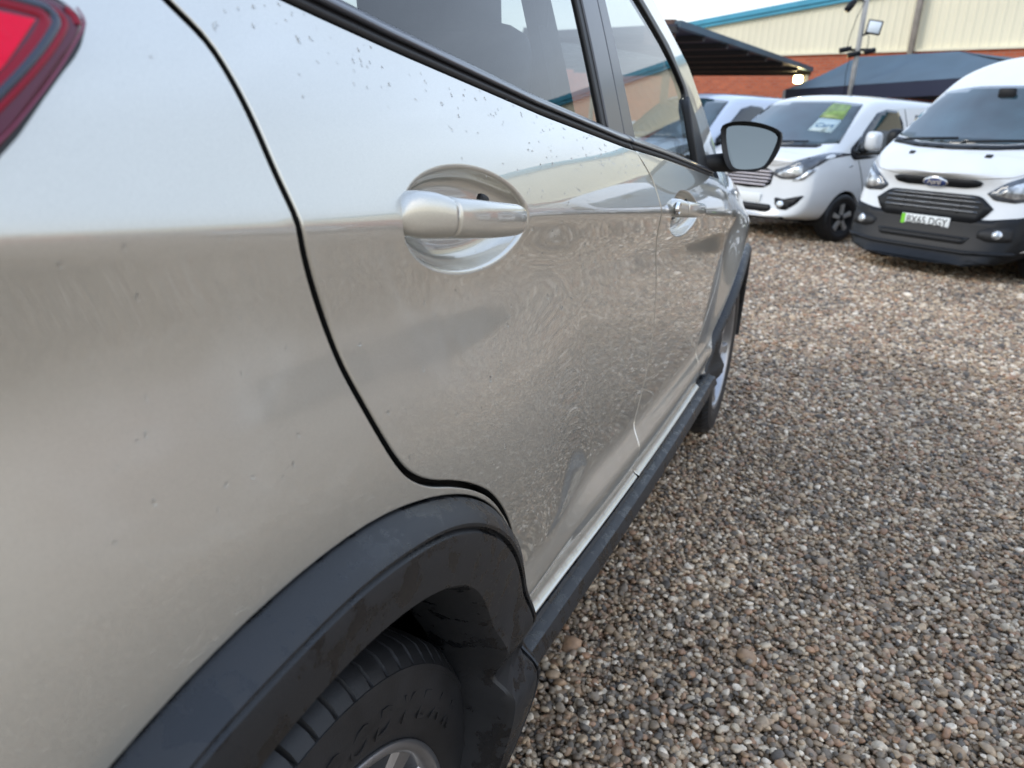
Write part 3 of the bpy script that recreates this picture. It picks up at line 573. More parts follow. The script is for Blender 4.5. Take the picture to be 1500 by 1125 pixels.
def rim(name, Rr=.238, spokes=5, m=None, parent=None):
    V = []; F = []
    prof = [(Rr+.0,.098),(Rr+.004,.105),(Rr+.003,.109),(Rr-.006,.108),(Rr-.012,.100),(Rr-.018,.06),(Rr-.024,-.02),(Rr-.03,-.06)]
    R = [[(x, r*math.cos(k), r*math.sin(k)) for k in np.linspace(0, 2*math.pi, 96, endpoint=False)] for r, x in prof]
    L_ = [loft(name, R, m or MT['alloy'], parent, True, False)]
    L_.append(loft('brake_drum', [[(x, r*math.cos(k), r*math.sin(k)) for k in np.linspace(0, 2*math.pi, 40, endpoint=False)] for r, x in ((Rr-.02,.0),(.16,.005),(.15,.03),(.02,.03))], MT['alloydark'], parent, True, False))
    for s in range(spokes):
        a = 2*math.pi*s/spokes+.30
        for sg in (-1, 1):
            rings = []
            for r, hw, x0, x1, da in ((.045,.020,.05,.085,.12),(.09,.017,.055,.088,.17),(.15,.016,.062,.090,.19),(.20,.018,.066,.094,.20),(Rr-.010,.024,.068,.099,.21)):
                aa = a+sg*da; e = np.array([math.cos(aa), math.sin(aa)]); tt = np.array([-e[1], e[0]])
                c = e*r; q = [(x0, *(c-tt*hw)), (x1-.006, *(c-tt*hw)), (x1, *(c-tt*hw*.7)), (x1, *(c+tt*hw*.7)), (x1-.006, *(c+tt*hw)), (x0, *(c+tt*hw))]
                rings.append(q)
            L_.append(loft('spoke', rings, m or MT['alloy'], parent, True, True, False))
    L_.append(loft('hub_cap', [[(x, r*math.cos(k), r*math.sin(k)) for k in np.linspace(0, 2*math.pi, 32, endpoint=False)] for r, x in ((.07,.05),(.07,.086),(.062,.092),(.034,.094),(.030,.098),(.002,.099))], m or MT['alloy'], parent, True, False))
    return L_
def car_wheel(yc, xo, spin):
    w = empty('wheel', (0, 0, 0)); w.parent = SUV; w.location = (xo-.1125-SUVL[0], yc-SUVL[1], .345)
    t = tyre('tyre', parent=w); t.rotation_euler = (spin, 0, 0)
    r = rim('rim', parent=w)
    for q in r: q.rotation_euler = (spin+.25, 0, 0)
    return w, t, r
wr, tr_, _ = car_wheel(0, -.024, .02)
wf, tf_, _ = car_wheel(2.69, -.024, .31)
# raised lettering on the side wall
for ang, ch in zip(np.linspace(99, 36, 8), 'GOODYEAR'):
    k = math.radians(ang); M4 = Matrix(((0, 0, 1, .1165), (math.sin(k), math.cos(k), 0, .279*math.cos(k)), (-math.cos(k), math.sin(k), 0, .279*math.sin(k)), (0, 0, 0, 1)))
    text_mesh('sidewall_letter', ch,   .042, MT['rubber'], wr, M4, .0005, .2, .0)
# --- rain drops
def drops():
    V = []; F = []; pts = []
    def put(y, z, s, st=1.0): pts.append((y, z, s, st))
    for _ in range(170):                                   # along the shoulder under the window
        y = RNG.uniform(-.05, 1.0); put(y, float(belt(y))-abs(RNG.normal(0, .03))-.006, RNG.uniform(.0006, .0017), RNG.uniform(1, 1.6))
    for _ in range(90):
        y = RNG.normal(.42, .16); put(y, 1.065+RNG.normal(0, .05), RNG.uniform(.0007, .0018), RNG.uniform(1, 1.8))
    for _ in range(46): put(RNG.uniform(.02, .9), RNG.uniform(.80, 1.03), RNG.uniform(.0009, .0024), RNG.uniform(1.1, 2.0))
    for _ in range(26): put(RNG.uniform(-.20, -.05), RNG.uniform(.93, 1.10), RNG.uniform(.0008, .0018), RNG.uniform(1, 1.6))
    n1, n2 = 8, 4
    for y, z, s, st in pts:
        x = float(X(y, z)); n = NX(np.array(y), np.array(z)); t1 = np.array([0, 1., 0]); t1 = t1-n*(t1@n); t1 /= np.linalg.norm(t1); t2 = np.cross(n, t1)
        if t2[2] < 0: t2 = -t2
        o = len(V); c = np.array([x, y, z])
        for a in range(n2):
            ph = a/(n2-.2)*math.pi/2
            for b in range(n1):
                k = 2*math.pi*b/n1; w = s*math.cos(ph)*(1+.25*math.sin(k*2+y*50)); e = st if math.sin(k) > 0 else 1
                V.append(c+t1*w*math.cos(k)+t2*w*math.sin(k)*e+n*(s*.55*math.sin(ph)-.0001))
        V.append(c+n*s*.55)
        for a in range(n2-1):
            for b in range(n1): F.append((o+a*n1+b, o+a*n1+(b+1) % n1, o+(a+1)*n1+(b+1) % n1, o+(a+1)*n1+b))
        for b in range(n1): F.append((o+(n2-1)*n1+b, o+(n2-1)*n1+(b+1) % n1, o+n1*n2))
    w = mat('water', (1, 1, 1), .0, ior=1.33); w.node_tree.nodes['Principled BSDF'].inputs['Transmission Weight'].default_value = 1
    o = PT(mesh('rain_drops', V, F, w)); o['kind'] = 'stuff'
drops()
# --- the hidden left side: mirrored copies sharing the right side's meshes
for o in [c for c in SUV.children if c.name.split('.')[0] in ('rear_door','front_door','quarter_panel','front_wing','inner_body','windscreen_pillar','roof_edge','quarter_window','rear_pillar','wheel_arch_trim','sill_trim','wheel_arch_liner','tail_light','door_mirror','front_seat','rear_seat','wheel')]:
    def cp(o, par, top):
        c = o.copy(); COL.objects.link(c); c.parent = par
        if top: c.scale = (-1, 1, 1); c.location = (-o.location[0], o.location[1], o.location[2])
        for ch in o.children:
            if 'letter' in ch.name: continue
            cp(ch, c, False)
    cp(o, SUV, True)
# ============================================================ the yard
def ramp(nt, fac, cols):
    cr = nt.nodes.new('ShaderNodeValToRGB'); e = cr.color_ramp.elements; cr.color_ramp.interpolation = 'LINEAR'
    for i, (p, c) in enumerate(cols):
        q = e[i] if i < 2 else e.new(p)
        q.position = p; q.color = (*c, 1)
    nt.links.new(fac, cr.inputs[0]); return cr.outputs[0]
STONE = [(0., (.085, .071, .058)), (1., (.80, .68, .54)), (.10, (.16, .13, .10)), (.24, (.25, .188, .128)), (.38, (.36, .245, .150)), (.50, (.36, .205, .120)), (.62, (.28, .225, .170)), (.74, (.50, .355, .220)), (.86, (.52, .42, .30))]
STONE = [(p, (c[0]*1.0, c[1]*.99, c[2]*.96)) for p, c in STONE]
def stone_mat():
    m = mat('pebble', (.25, .22, .2), .58); nt = m.node_tree; b = nt.nodes['Principled BSDF']; N = nt.nodes.new; L = nt.links.new
    oi = N('ShaderNodeObjectInfo'); c = ramp(nt, oi.outputs['Random'], STONE)
    tc = N('ShaderNodeTexCoord'); nz = N('ShaderNodeTexNoise'); nz.inputs['Scale'].default_value = 2.2; nz.inputs['Detail'].default_value = 6; L(tc.outputs['Object'], nz.inputs['Vector'])
    mr = N('ShaderNodeMapRange'); mr.inputs[1].default_value = .3; mr.inputs[2].default_value = .7; mr.inputs[3].default_value = .62; mr.inputs[4].default_value = 1.3; L(nz.outputs[0], mr.inputs[0])
    mx = N('ShaderNodeMixRGB'); mx.blend_type = 'MULTIPLY'; mx.inputs[0].default_value = 1; L(c, mx.inputs[1]); L(mr.outputs[0], mx.inputs[2])
    # damper and dustier patches across the yard
    ge = N('ShaderNodeNewGeometry'); n2 = N('ShaderNodeTexNoise'); n2.inputs['Scale'].default_value = .9; n2.inputs['Detail'].default_value = 5; L(ge.outputs['Position'], n2.inputs['Vector'])
    m2 = N('ShaderNodeMapRange'); m2.inputs[1].default_value = .35; m2.inputs[2].default_value = .65; m2.inputs[3].default_value = .80; m2.inputs[4].default_value = 1.18; L(n2.outputs[0], m2.inputs[0])
    m3 = N('ShaderNodeMixRGB'); m3.blend_type = 'MULTIPLY'; m3.inputs[0].default_value = 1; L(mx.outputs[0], m3.inputs[1]); L(m2.outputs[0], m3.inputs[2]); L(m3.outputs[0], b.inputs['Base Color'])
    return m
def ground_mat():
    m = mat('gravel_bed', (.2, .18, .16), .7); nt = m.node_tree; b = nt.nodes['Principled BSDF']; N = nt.nodes.new; L = nt.links.new
    geo = N('ShaderNodeNewGeometry'); v = N('ShaderNodeTexVoronoi'); v.inputs['Scale'].default_value = 42; L(geo.outputs['Position'], v.inputs['Vector'])
    sp = N('ShaderNodeSeparateColor'); L(v.outputs['Color'], sp.inputs[0]); c = ramp(nt, sp.outputs[0], STONE)
    nz = N('ShaderNodeTexNoise'); nz.inputs['Scale'].default_value = .8; nz.inputs['Detail'].default_value = 6; L(geo.outputs['Position'], nz.inputs['Vector'])
    mr = N('ShaderNodeMapRange'); mr.inputs[1].default_value = .3; mr.inputs[2].default_value = .7; mr.inputs[3].default_value = .8; mr.inputs[4].default_value = 1.15; L(nz.outputs[0], mr.inputs[0])
    mx = N('ShaderNodeMixRGB'); mx.blend_type = 'MULTIPLY'; mx.inputs[0].default_value = 1; L(c, mx.inputs[1]); L(mr.outputs[0], mx.inputs[2]); L(mx.outputs[0], b.inputs['Base Color'])
    bp = N('ShaderNodeBump'); bp.inputs['Strength'].default_value = 1; bp.inputs['Distance'].default_value = .02; bp.invert = True; L(v.outputs['Distance'], bp.inputs['Height']); L(bp.outputs[0], b.inputs['Normal'])
    return m
tag(mesh('ground', [(-300, -300, -.012), (300, -300, -.012), (300, 300, -.012), (-300, 300, -.012)], [(0, 1, 2, 3)], ground_mat(), None, False), kind='structure')
def gravel():
    pc = bpy.data.collections.new('pebble_shapes'); pm = stone_mat()
    for i in range(12):
        bm = bmesh.new(); bmesh.ops.create_icosphere(bm, subdivisions=2, radius=.5)
        r = np.random.default_rng(40+i); sc = np.array([1, r.uniform(.62, .9), r.uniform(.42, .68)])
        ph = r.uniform(0, 6, (3, 3)); fr = r.uniform(2, 5, (3, 3))
        cuts = [(lambda v: v/np.linalg.norm(v))(r.normal(size=3)) for _ in range(6)]; dist = r.uniform(.30, .46, 6)
        for v in bm.verts:
            p = np.array(v.co); p = p*(1+.09*sum(math.sin(fr[a] @ p*1.0+ph[a][0]) for a in range(3)))
            for n, d in zip(cuts, dist):
                k = p @ n
                if k > d: p = p-n*(k-d)*.8
            v.co = p*sc
        me = bpy.data.meshes.new('pebble'); bm.to_mesh(me); bm.free(); me.materials.append(pm); me.polygons.foreach_set('use_smooth', [True]*len(me.polygons))
        pc.objects.link(bpy.data.objects.new('pebble', me))
    pts = []; scl = []
    r = np.random.default_rng(5); d = .35
    while d < 13.5:
        s = .0110*max(1, d/2.9)
        wl, wr = (-1.25 if d < 3.2 else -.42, 1.15) if d < 3.2 else (-.26, .55 if d < 6 else .42)
        n = int((wr-wl)*d/s)
        for lay in range(2 if d < 5 else 1):
            a = wl+(np.arange(n)+r.uniform(0, 1, n))*(wr-wl)/max(n, 1); dd = d+r.uniform(-.6, .6, n)*s
            x = CP[0]+dd*np.sin(a); y = CP[1]+dd*np.cos(a)
            z = .006*np.sin(x*3.1+1)*np.sin(y*2.3)+(-.004+r.uniform(-.003, .004, n) if lay == 0 else .005+r.uniform(-.003, .006, n))
            if lay == 1:
                k = r.uniform(0, 1, n) < .55; x, y, z = x[k], y[k], z[k]
            pts.append(np.stack([x, y, z], 1)); scl.append(np.exp(r.normal(math.log(.0162), .30, len(x)))*max(1, (d/2.9)**.8))
        d += s
    P = np.vstack(pts); sc = np.concatenate(scl); k = (P[:, 0] > -1.2); P = P[k]; sc = np.clip(sc[k], .011, .09)
    me = bpy.data.meshes.new('gravel'); me.vertices.add(len(P)); me.vertices.foreach_set('co', P.ravel().astype(np.float32))
    at = me.attributes.new('size', 'FLOAT', 'POINT'); at.data.foreach_set('value', sc.astype(np.float32))
    o = bpy.data.objects.new('gravel', me); COL.objects.link(o)
    ng = bpy.data.node_groups.new('scatter_pebbles', 'GeometryNodeTree')
    ng.interface.new_socket('Geometry', in_out='INPUT', socket_type='NodeSocketGeometry'); ng.interface.new_socket('Geometry', in_out='OUTPUT', socket_type='NodeSocketGeometry')
    N = ng.nodes.new; L = ng.links.new
    gi = N('NodeGroupInput'); go = N('NodeGroupOutput'); ci = N('GeometryNodeCollectionInfo'); ci.inputs['Collection'].default_value = pc; ci.inputs['Separate Children'].default_value = True; ci.inputs['Reset Children'].default_value = True
    ip = N('GeometryNodeInstanceOnPoints'); ip.inputs['Pick Instance'].default_value = True
    rv = N('FunctionNodeRandomValue'); rv.data_type = 'FLOAT_VECTOR'; rv.inputs[0].default_value = (-.5, -.5, 0); rv.inputs[1].default_value = (.5, .5, 6.283)
    na = N('GeometryNodeInputNamedAttribute'); na.data_type = 'FLOAT'; na.inputs[0].default_value = 'size'
    L(gi.outputs[0], ip.inputs['Points']); L(ci.outputs[0], ip.inputs['Instance']); L(rv.outputs[0], ip.inputs['Rotation']); L(na.outputs[0], ip.inputs['Scale']); L(ip.outputs[0], go.inputs[0])
    md = o.modifiers.new('scatter', 'NODES'); md.node_group = ng
    tag(o, kind='stuff', label='loose mixed brown and grey pebbles covering the yard'); print('pebbles', len(P))
gravel()
# ------------------------------------------------------------ warehouse
def brick_mat():
    m = mat('red_brick', (.3, .1, .06), .85); nt = m.node_tree; b = nt.nodes['Principled BSDF']; N = nt.nodes.new; L = nt.links.new
    tc = N('ShaderNodeTexCoord'); mp = N('ShaderNodeMapping'); mp.inputs['Rotation'].default_value = (math.radians(90), 0, 0); L(tc.outputs['Object'], mp.inputs[0])
    br = N('ShaderNodeTexBrick'); br.inputs['Scale'].default_value = 1; br.inputs['Brick Width'].default_value = .225; br.inputs['Row Height'].default_value = .075; br.inputs['Mortar Size'].default_value = .006
    br.inputs['Color1'].default_value = (.52, .125, .050, 1); br.inputs['Color2'].default_value = (.40, .090, .040, 1); br.inputs['Mortar'].default_value = (.30, .20, .15, 1); L(mp.outputs[0], br.inputs['Vector'])
    nz = N('ShaderNodeTexNoise'); nz.inputs['Scale'].default_value = .6; nz.inputs['Detail'].default_value = 6; L(tc.outputs['Object'], nz.inputs['Vector'])
    mr = N('ShaderNodeMapRange'); mr.inputs[3].default_value = .75; mr.inputs[4].default_value = 1.25; L(nz.outputs[0], mr.inputs[0])
    mx = N('ShaderNodeMixRGB'); mx.blend_type = 'MULTIPLY'; mx.inputs[0].default_value = 1; L(br.outputs[0], mx.inputs[1]); L(mr.outputs[0], mx.inputs[2]); L(mx.outputs[0], b.inputs['Base Color'])
    return m
WA = math.atan2(-.435, .900)                       # direction the wall runs
WH = empty('warehouse', (-2.04, 23.27, 0), WA, label='long warehouse with cream ribbed cladding over red brick and a teal roof edge', cat='warehouse')
MT['brick'] = brick_mat(); MT['cream'] = mat('cream_cladding', (.80, .735, .545), .55, var=.06, vscale=.5); MT['teal'] = mat('teal_trim', (.045, .32, .46), .4, var=.1, vscale=2)
MT['grey'] = mat('galvanised_grey', (.36, .35, .33), .5, .3, var=.2, vscale=6); MT['downpipe'] = mat('grey_brown_downpipe', (.22, .19, .16), .6, var=.2, vscale=9); MT['roofsheet'] = mat('roof_sheet', (.22, .23, .24), .6)
L0, L1 = -14., 32.
def eave(s):                                        # roof edge height along the wall (shallow gable)
    return 4.30+.092*(s+2.5) if s < 16 else 4.30+.092*18.5-.092*(s-16)
def brick_wall(): return mesh('brick_wall', *box_vf(((L0+L1)/2, .15, 1.7), (L1-L0, .3, 3.4)), MT['brick'], WH, False)
brick_wall()
def cladding():
    V = []; F = []; p = .20; s = L0; xs = []
    while s < L1:
        xs += [(s, 0.), (s+.11, 0.), (s+.135, -.012), (s+.175, -.012)]; s += p
    for a, dy in xs: V += [(a, .05+dy, 3.40), (a, .05+dy, eave(a))]
    for i in range(len(xs)-1): F.append((2*i, 2*i+2, 2*i+3, 2*i+1))
    return mesh('cladding', V, F, MT['cream'], WH, False)
cladding()
mesh('base_flashing', *box_vf(((L0+L1)/2, -.0, 3.40), (L1-L0, .12, .05)), MT['cream'], WH, False)
def slope_strip(name, a, b, y0, y1, z0, z1, m):
    V = [(s, y, eave(s)+z) for s in (a, b) for y in (y0, y1) for z in (z0, z1)]
    return mesh(name, V, [(0, 1, 3, 2), (4, 6, 7, 5), (0, 4, 5, 1), (2, 3, 7, 6), (0, 2, 6, 4), (1, 5, 7, 3)], m, WH, False)
for a, b in ((L0, 16), (16, L1)):
    slope_strip('roof_trim', a, b, -.10, .14, -.03, .10, MT['teal'])
    slope_strip('roof_trim', a, b, -.06, .12, -.12, -.032, MT['teal'])
    slope_strip('roof', a, b, .15, 20, -.05, .05, MT['roofsheet'])
for s in (3.75, 15.6, 24.3): bevel_box('downpipe', (s, -.10, (3.3+eave(s))/2-.03), (.13, .11, eave(s)-3.3), MT['downpipe'], WH, .02)
mesh('side_wall', *box_vf((L0+.1, 10, 2.1), (.2, 20, 4.2)), MT['cream'], WH, False); mesh('side_wall', *box_vf((L1-.1, 10, 2.1), (.2, 20, 4.2)), MT['cream'], WH, False)
for s in (9.5, 21.):
    d = mesh('roller_door', *box_vf((s, -.012, 1.6), (3.6, .05, 3.2)), MT['roofsheet'], WH, False)
# ------------------------------------------------------------ dark open-sided canopy with a lit lamp
MT['navycan'] = mat('navy_canvas', (.022, .024, .050), .7, var=.25, vscale=2); MT['canrib'] = mat('canopy_rib', (.012, .012, .016), .6); MT['bluecan'] = mat('blue_canvas', (.045, .083, .115), .6, var=.18, vscale=1.2, bump=.3, bscale=9)
MT['navyval'] = mat('navy_valance', (.006, .010, .035), .6); MT['translucent'] = mat('grey_roof_sheet', (.16, .15, .15), .6, var=.2, vscale=1.5); MT['brown'] = mat('rusty_brown_steel', (.10, .055, .04), .7, var=.3, vscale=8)
CN = empty('open_canopy', (-2.6, 16.4, 0), label='dark open sided canopy with a lit lamp at its corner behind the silver SUV', cat='canopy')
def cloc(p): return (p[0]+2.6, p[1]-16.4, p[2])
c0, c1, c2, c3 = [np.array(v) for v in ((-2.47, 12.72, 2.80), (-.81, 20.39, 2.80), (-1.3, 21.9, 2.80), (-7.0, 17.0, 2.80))]
def cquad(name, P, th, m):
    V = [cloc(p) for p in P]+[cloc(np.array(p)+[0, 0, th]) for p in P]; n = len(P)
    return mesh(name, V, [tuple(range(n))[::-1], tuple(range(n, 2*n))]+[(i, (i+1) % n, n+(i+1) % n, n+i) for i in range(n)], m, CN, False)
A = np.array([-2.47, 12.72, 2.80]); B = np.array([-.81, 20.39, 2.80]); Dv = np.array([-6.0, 2.2, 0.]); 
for i in range(7):
    t0, t1 = i/7, (i+1)/7; a, b = A+(B-A)*t0, A+(B-A)*t1
    cquad('canopy_sheet', [a, b, b+Dv, a+Dv], .03, MT['translucent'] if i >= 5 else MT['navycan'])
for i in range(8):
    a = A+(B-A)*i/7; u = (B-A)/np.linalg.norm(B-A)*.05
    cquad('canopy_rib', [a-u-[0, 0, .10], a+u-[0, 0, .10], a+u+Dv-[0, 0, .10], a-u+Dv-[0, 0, .10]], .098, MT['canrib'])
for f in (.0, .5, 1.):
    a, b = A+Dv*f, B+Dv*f; w = Dv/np.linalg.norm(Dv)*.06
    cquad('canopy_beam', [a-w-[0, 0, .02], b-w-[0, 0, .02], b+w-[0, 0, .02], a+w-[0, 0, .02]][::-1], .12 if f else .10, MT['canrib'] if f else MT['bluecan'])
for p in (A+[-.12, .1, 0], B+[-.08, -.1, 0], A+Dv*.5, B+Dv*.5, A+Dv, B+Dv):
    q = cloc(p); bevel_box('canopy_post', (q[0], q[1], 1.35), (.11, .11, 2.7), MT['brown'] if p[1] < 13.5 else MT['grey'], CN, .01)
q = cloc(A); bevel_box('corner_plate', (q[0]-.30, q[1]+.12, 2.72), (.5, .04, .38), MT['brown'], CN, .01)
lampm = mat('lamp_glow', (1, .85, .5), .4, emit=((1., .80, .36), 16.))
q = cloc(B); lh = bevel_box('lamp', (q[0]-.22, q[1]-.55, 2.57), (.20, .12, .17), lampm, CN, .04)
pl = bpy.data.objects.new('lamp_light', bpy.data.lights.new('lamp_light', 'POINT')); COL.objects.link(pl); pl.parent = lh; pl.location = (q[0]-.22, q[1]-.70, 2.52); pl.data.energy = 22; pl.data.color = (1, .8, .42); pl.data.shadow_soft_size = .08
# ------------------------------------------------------------ blue marquee
MQ = empty('marquee', (1.2, 16.6, 0), label='blue hipped canvas marquee with a dark navy valance standing before the brick wall', cat='marquee')
def ml(p): return (p[0]-1.2, p[1]-16.6, p[2])
Lf, Rf_, ra, rb = (-1.21, 18.86, 2.28), (3.3, 13.1, 2.34), (.15, 19.1, 3.0), (1.9, 17.0, 2.93)
nb = np.array([.79, .62, 0])*4.2; Lb, Rb = np.array(Lf)+nb, np.array(Rf_)+nb
def mquad(name, P, m): return mesh(name, [ml(p) for p in P], [tuple(range(len(P)))], m, MQ, False)
def sag(name, P0, P1, Q0, Q1, m, s=.07, n=12):
    R = []
    for i in range(n+1):
        a = np.array(P0)+(np.array(P1)-np.array(P0))*i/n; b = np.array(Q0)+(np.array(Q1)-np.array(Q0))*i/n
        R.append([ml(a+(b-a)*t-np.array([0, 0, s*math.sin(math.pi*t)*(.6+.4*math.sin(i*1.7))])) for t in np.linspace(0, 1, 8)])
    return loft(name, R, m, MQ, False, False)
sag('canvas_roof', Lf, Rf_, ra, rb, MT['bluecan']); sag('canvas_roof', Rf_, Rb, rb, rb, MT['bluecan']); sag('canvas_roof', Rb, Lb, rb, ra, MT['bluecan']); sag('canvas_roof', Lb, Lf, ra, ra, MT['bluecan'])
for a, b in ((Lf, Rf_), (Rf_, Rb), (Rb, Lb), (Lb, Lf)):
    a, b = np.array(a), np.array(b); n = 24
    loft('valance', [[ml(a+(b-a)*i/n+np.array([.79, .62, 0])*(.02*math.sin(i*2.1))-[0, 0, z]) for z in (0.004, .26)] for i in range(n+1)], MT['navyval'], MQ, False, False)
for p in (Lf, Rf_, Lb, Rb): bevel_box('tent_pole', (p[0]-1.2, p[1]-16.6, 1.14), (.07, .07, 2.26), MT['grey'], MQ, .01)
# ------------------------------------------------------------ camera pole
PO = empty('camera_pole', (.16, 17.1, 0), label='tall grey steel pole carrying cameras and a floodlight behind the white vans', cat='pole')
tube('pole_shaft', [(0, 0, 0), (0, 0, 3.0), (0, 0, 5.2)], [.055, .05, .045], MT['grey'], PO, 14)
bk = tube('camera_bracket', [(-.28, 0, 2.93), (.26, 0, 2.95)], .025, MT['vblack'], PO)
for dx, dz, rz in ((-.22, -.02, .4), (.22, -.04, -.5), (-.05, -.10, 0.)):
    c = tube('camera_head', [(dx-.11*math.cos(rz), -.10, 2.93+dz), (dx+.10*math.cos(rz), -.02, 2.98+dz)], [.05, .045], MT['vblack'], PO, 12)
tube('camera_head', [(-.32, -.10, 3.62), (-.26, -.06, 3.72), (-.20, -.03, 3.80)], [.06, .07, .05], MT['vblack'], PO, 12)
tube('camera_arm', [(-.22, -.02, 3.80), (-.10, 0, 3.83), (0, 0, 3.76)], .018, MT['vblack'], PO)
fl = bevel_box('floodlight', (.22, -.08, 3.33), (.27, .07, .25), MT['vblack'], PO, .012, 2, Matrix.Rotation(.15, 4, 'Y'))
bevel_box('floodlight_panel', (.22, -.118, 3.33), (.22, .012, .20), mat('floodlight_panel', (.75, .8, .82), .3), fl, .004, 1, Matrix.Rotation(.15, 4, 'Y'))
tube('floodlight_arm', [(.0, 0, 3.18), (.10, -.04, 3.22), (.2, -.06, 3.24)], .02, MT['vblack'], PO)
tube('cable', [(-.02, -.05, 3.8), (-.12, -.04, 3.5), (-.18, -.05, 3.2), (-.20, -.05, 2.95)], .007, MT['vblack'], PO, 6)
tube('cable', [(.15, -.05, 3.2), (.17, -.05, 3.05), (.16, -.05, 2.95)], .007, MT['vblack'], PO, 6)
tube('cable', [(-.10, -.05, 2.9), (-.14, -.05, 2.5), (-.05, -.06, 1.6)], .007, MT['vblack'], PO, 6)
# ============================================================ vans
def van_body(root, st, m, arches, name='body', wr=.36, rake=.10, low=.27):
    n = len(st[0][1]); V = []; F = []
    for y, pts, bow in st:
        w = max(p[0] for p in pts)
        full = [(x, z) for x, z in pts]+[(-x, z) for x, z in pts[-2:0:-1]]
        V += [(x, y+bow*(abs(x)/w)**2.2+(rake*(z-.55) if y < .2 else 0), z) for x, z in full]
    k = 2*n-2
    for i in range(len(st)-1):
        for j in range(k): F.append((i*k+j, i*k+(j+1) % k, (i+1)*k+(j+1) % k, (i+1)*k+j))
    for b in (0, (len(st)-1)*k):
        for j in range(n-1):
            a, c, d, e = b+j, b+j+1, b+(k-j-1) % k, b+(k-j) % k
            q = [a, c, d, e]; q = [v for i, v in enumerate(q) if v not in q[:i]]
            F.append(tuple(q) if b == 0 else tuple(q[::-1]))
    o = mesh(name, V, F, m, None)
    bm = bmesh.new(); bm.from_mesh(o.data); bmesh.ops.recalc_face_normals(bm, faces=bm.faces[:]); bm.to_mesh(o.data); bm.free()
    ca = o.data.attributes.new('crease_edge', 'FLOAT', 'EDGE')
    for e in o.data.edges:
        a_, b_ = e.vertices
        if a_//k != b_//k and a_ % k == b_ % k:
            jj = a_ % k; jj = min(jj, k-jj)
            ca.data[e.index].value = {4: .35, 5: .30, 6: .45}.get(jj, 0.)
    ss = o.modifiers.new('s', 'SUBSURF'); ss.levels = 3; ss.render_levels = 3
    cut = []
    for y in arches:
        c = loft('cutter', [[(x, y+wr*math.cos(t), .33+wr*math.sin(t)) for t in np.linspace(0, 2*math.pi, 48, endpoint=False)] for x in (-1.4, 1.4)], m, None, True, True); cut.append(c)
        b = o.modifiers.new('b', 'BOOLEAN'); b.operation = 'DIFFERENCE'; b.object = c; b.solver = 'EXACT'
    dg = bpy.context.evaluated_depsgraph_get(); dg.update(); me = bpy.data.meshes.new_from_object(o.evaluated_get(dg)); o.modifiers.clear(); o.data = me
    for c in cut: bpy.data.objects.remove(c)
    while len(me.materials) < 2: me.materials.append(MT['vblack'])
    me.materials[1] = MT['vblack']
    for pl_ in me.polygons: pl_.material_index = 1 if pl_.center.z < low else 0
    try: me.set_sharp_from_angle(angle=math.radians(40))
    except Exception: pass
    me.polygons.foreach_set('use_smooth', [True]*len(me.polygons))
    o.parent = root
    bm = bmesh.new(); bm.from_mesh(me); bv = BVHTree.FromBMesh(bm); bm.free()
    return o, bv
def proj_patch(name, loop, bv, m, parent, axis='f', off=.006, h=.05, depth=.03, side=1):
    L = np.array(loop, float)
    if area2(L) < 0: L = L[::-1]
    L = resample(L, min(h, .04), True); T2, T = trifill([L], h); V = []; ok = []; Nn = []
    for a, b in T2:
        if axis == 'f': r = bv.ray_cast(Vector((a, -4, b)), Vector((0, 1, 0)))
        else: r = bv.ray_cast(Vector((side*4, a, b)), Vector((-side, 0, 0)))
        if r[0] is None: V.append((0, 0, 0)); ok.append(False); Nn.append((0, 0, 1)); continue
        n = r[1]
        if (axis == 'f' and n.y > 0) or (axis == 's' and n.x*side < 0): n = -n
        V.append(tuple(r[0]+n*off)); ok.append(True); Nn.append(tuple(n))
    flip = (axis == 's' and side < 0)
    F = [tuple(t) if not flip else tuple(t[::-1]) for t in T if all(ok[i] for i in t)]
    n = len(L); o = len(V)
    V += [tuple(np.array(V[i])-np.array(Nn[i])*depth) for i in range(n)]
    for i in range(n):
        j = (i+1) % n
        if ok[i] and ok[j]: F.append((j, i, o+i, o+j))
    return mesh(name, V, F, m, parent, True)
def small_wheel(root, x, y, R, spin=0., steer=0., m=None, spokes=5):
    side = 1 if x > 0 else -1
    w = empty('wheel', (x, y, R)); w.parent = root; w.rotation_euler = (0, 0, (0 if side > 0 else math.pi)+steer)
    sc = R/.345
    prof = [(.215*sc,-.08),(.225*sc,-.10),(.30*sc,-.105),(R-.012,-.09),(R,-.05),(R,.05),(R-.012,.09),(.30*sc,.105),(.225*sc,.10),(.215*sc,.08)]
    loft('tyre', [[(a, r*math.cos(t), r*math.sin(t)) for t in np.linspace(0, 2*math.pi, 48, endpoint=False)] for r, a in prof], MT['rubber'], w, True, False)
    d = loft('wheel_trim', [[(a, r*math.cos(t), r*math.sin(t)) for t in np.linspace(0, 2*math.pi, 40, endpoint=False)] for r, a in ((.222*sc,.085),(.218*sc,.102),(.205*sc,.098),(.19*sc,.07),(.06,.065),(.055,.092),(.002,.095))], MT['vblack'], w, True, False)
    for s in range(spokes):
        a = spin+2*math.pi*s/spokes; e = np.array([math.cos(a), math.sin(a)]); t = np.array([-e[1], e[0]])
        loft('spoke', [[(.06, *(e*r-t*hw)), (.094, *(e*r-t*hw*.8)), (.094, *(e*r+t*hw*.8)), (.06, *(e*r+t*hw))] for r, hw in ((.04, .028), (.12*sc, .03), (.208*sc, .042))], m or MT['grey'], w, True, True, False)
    return w
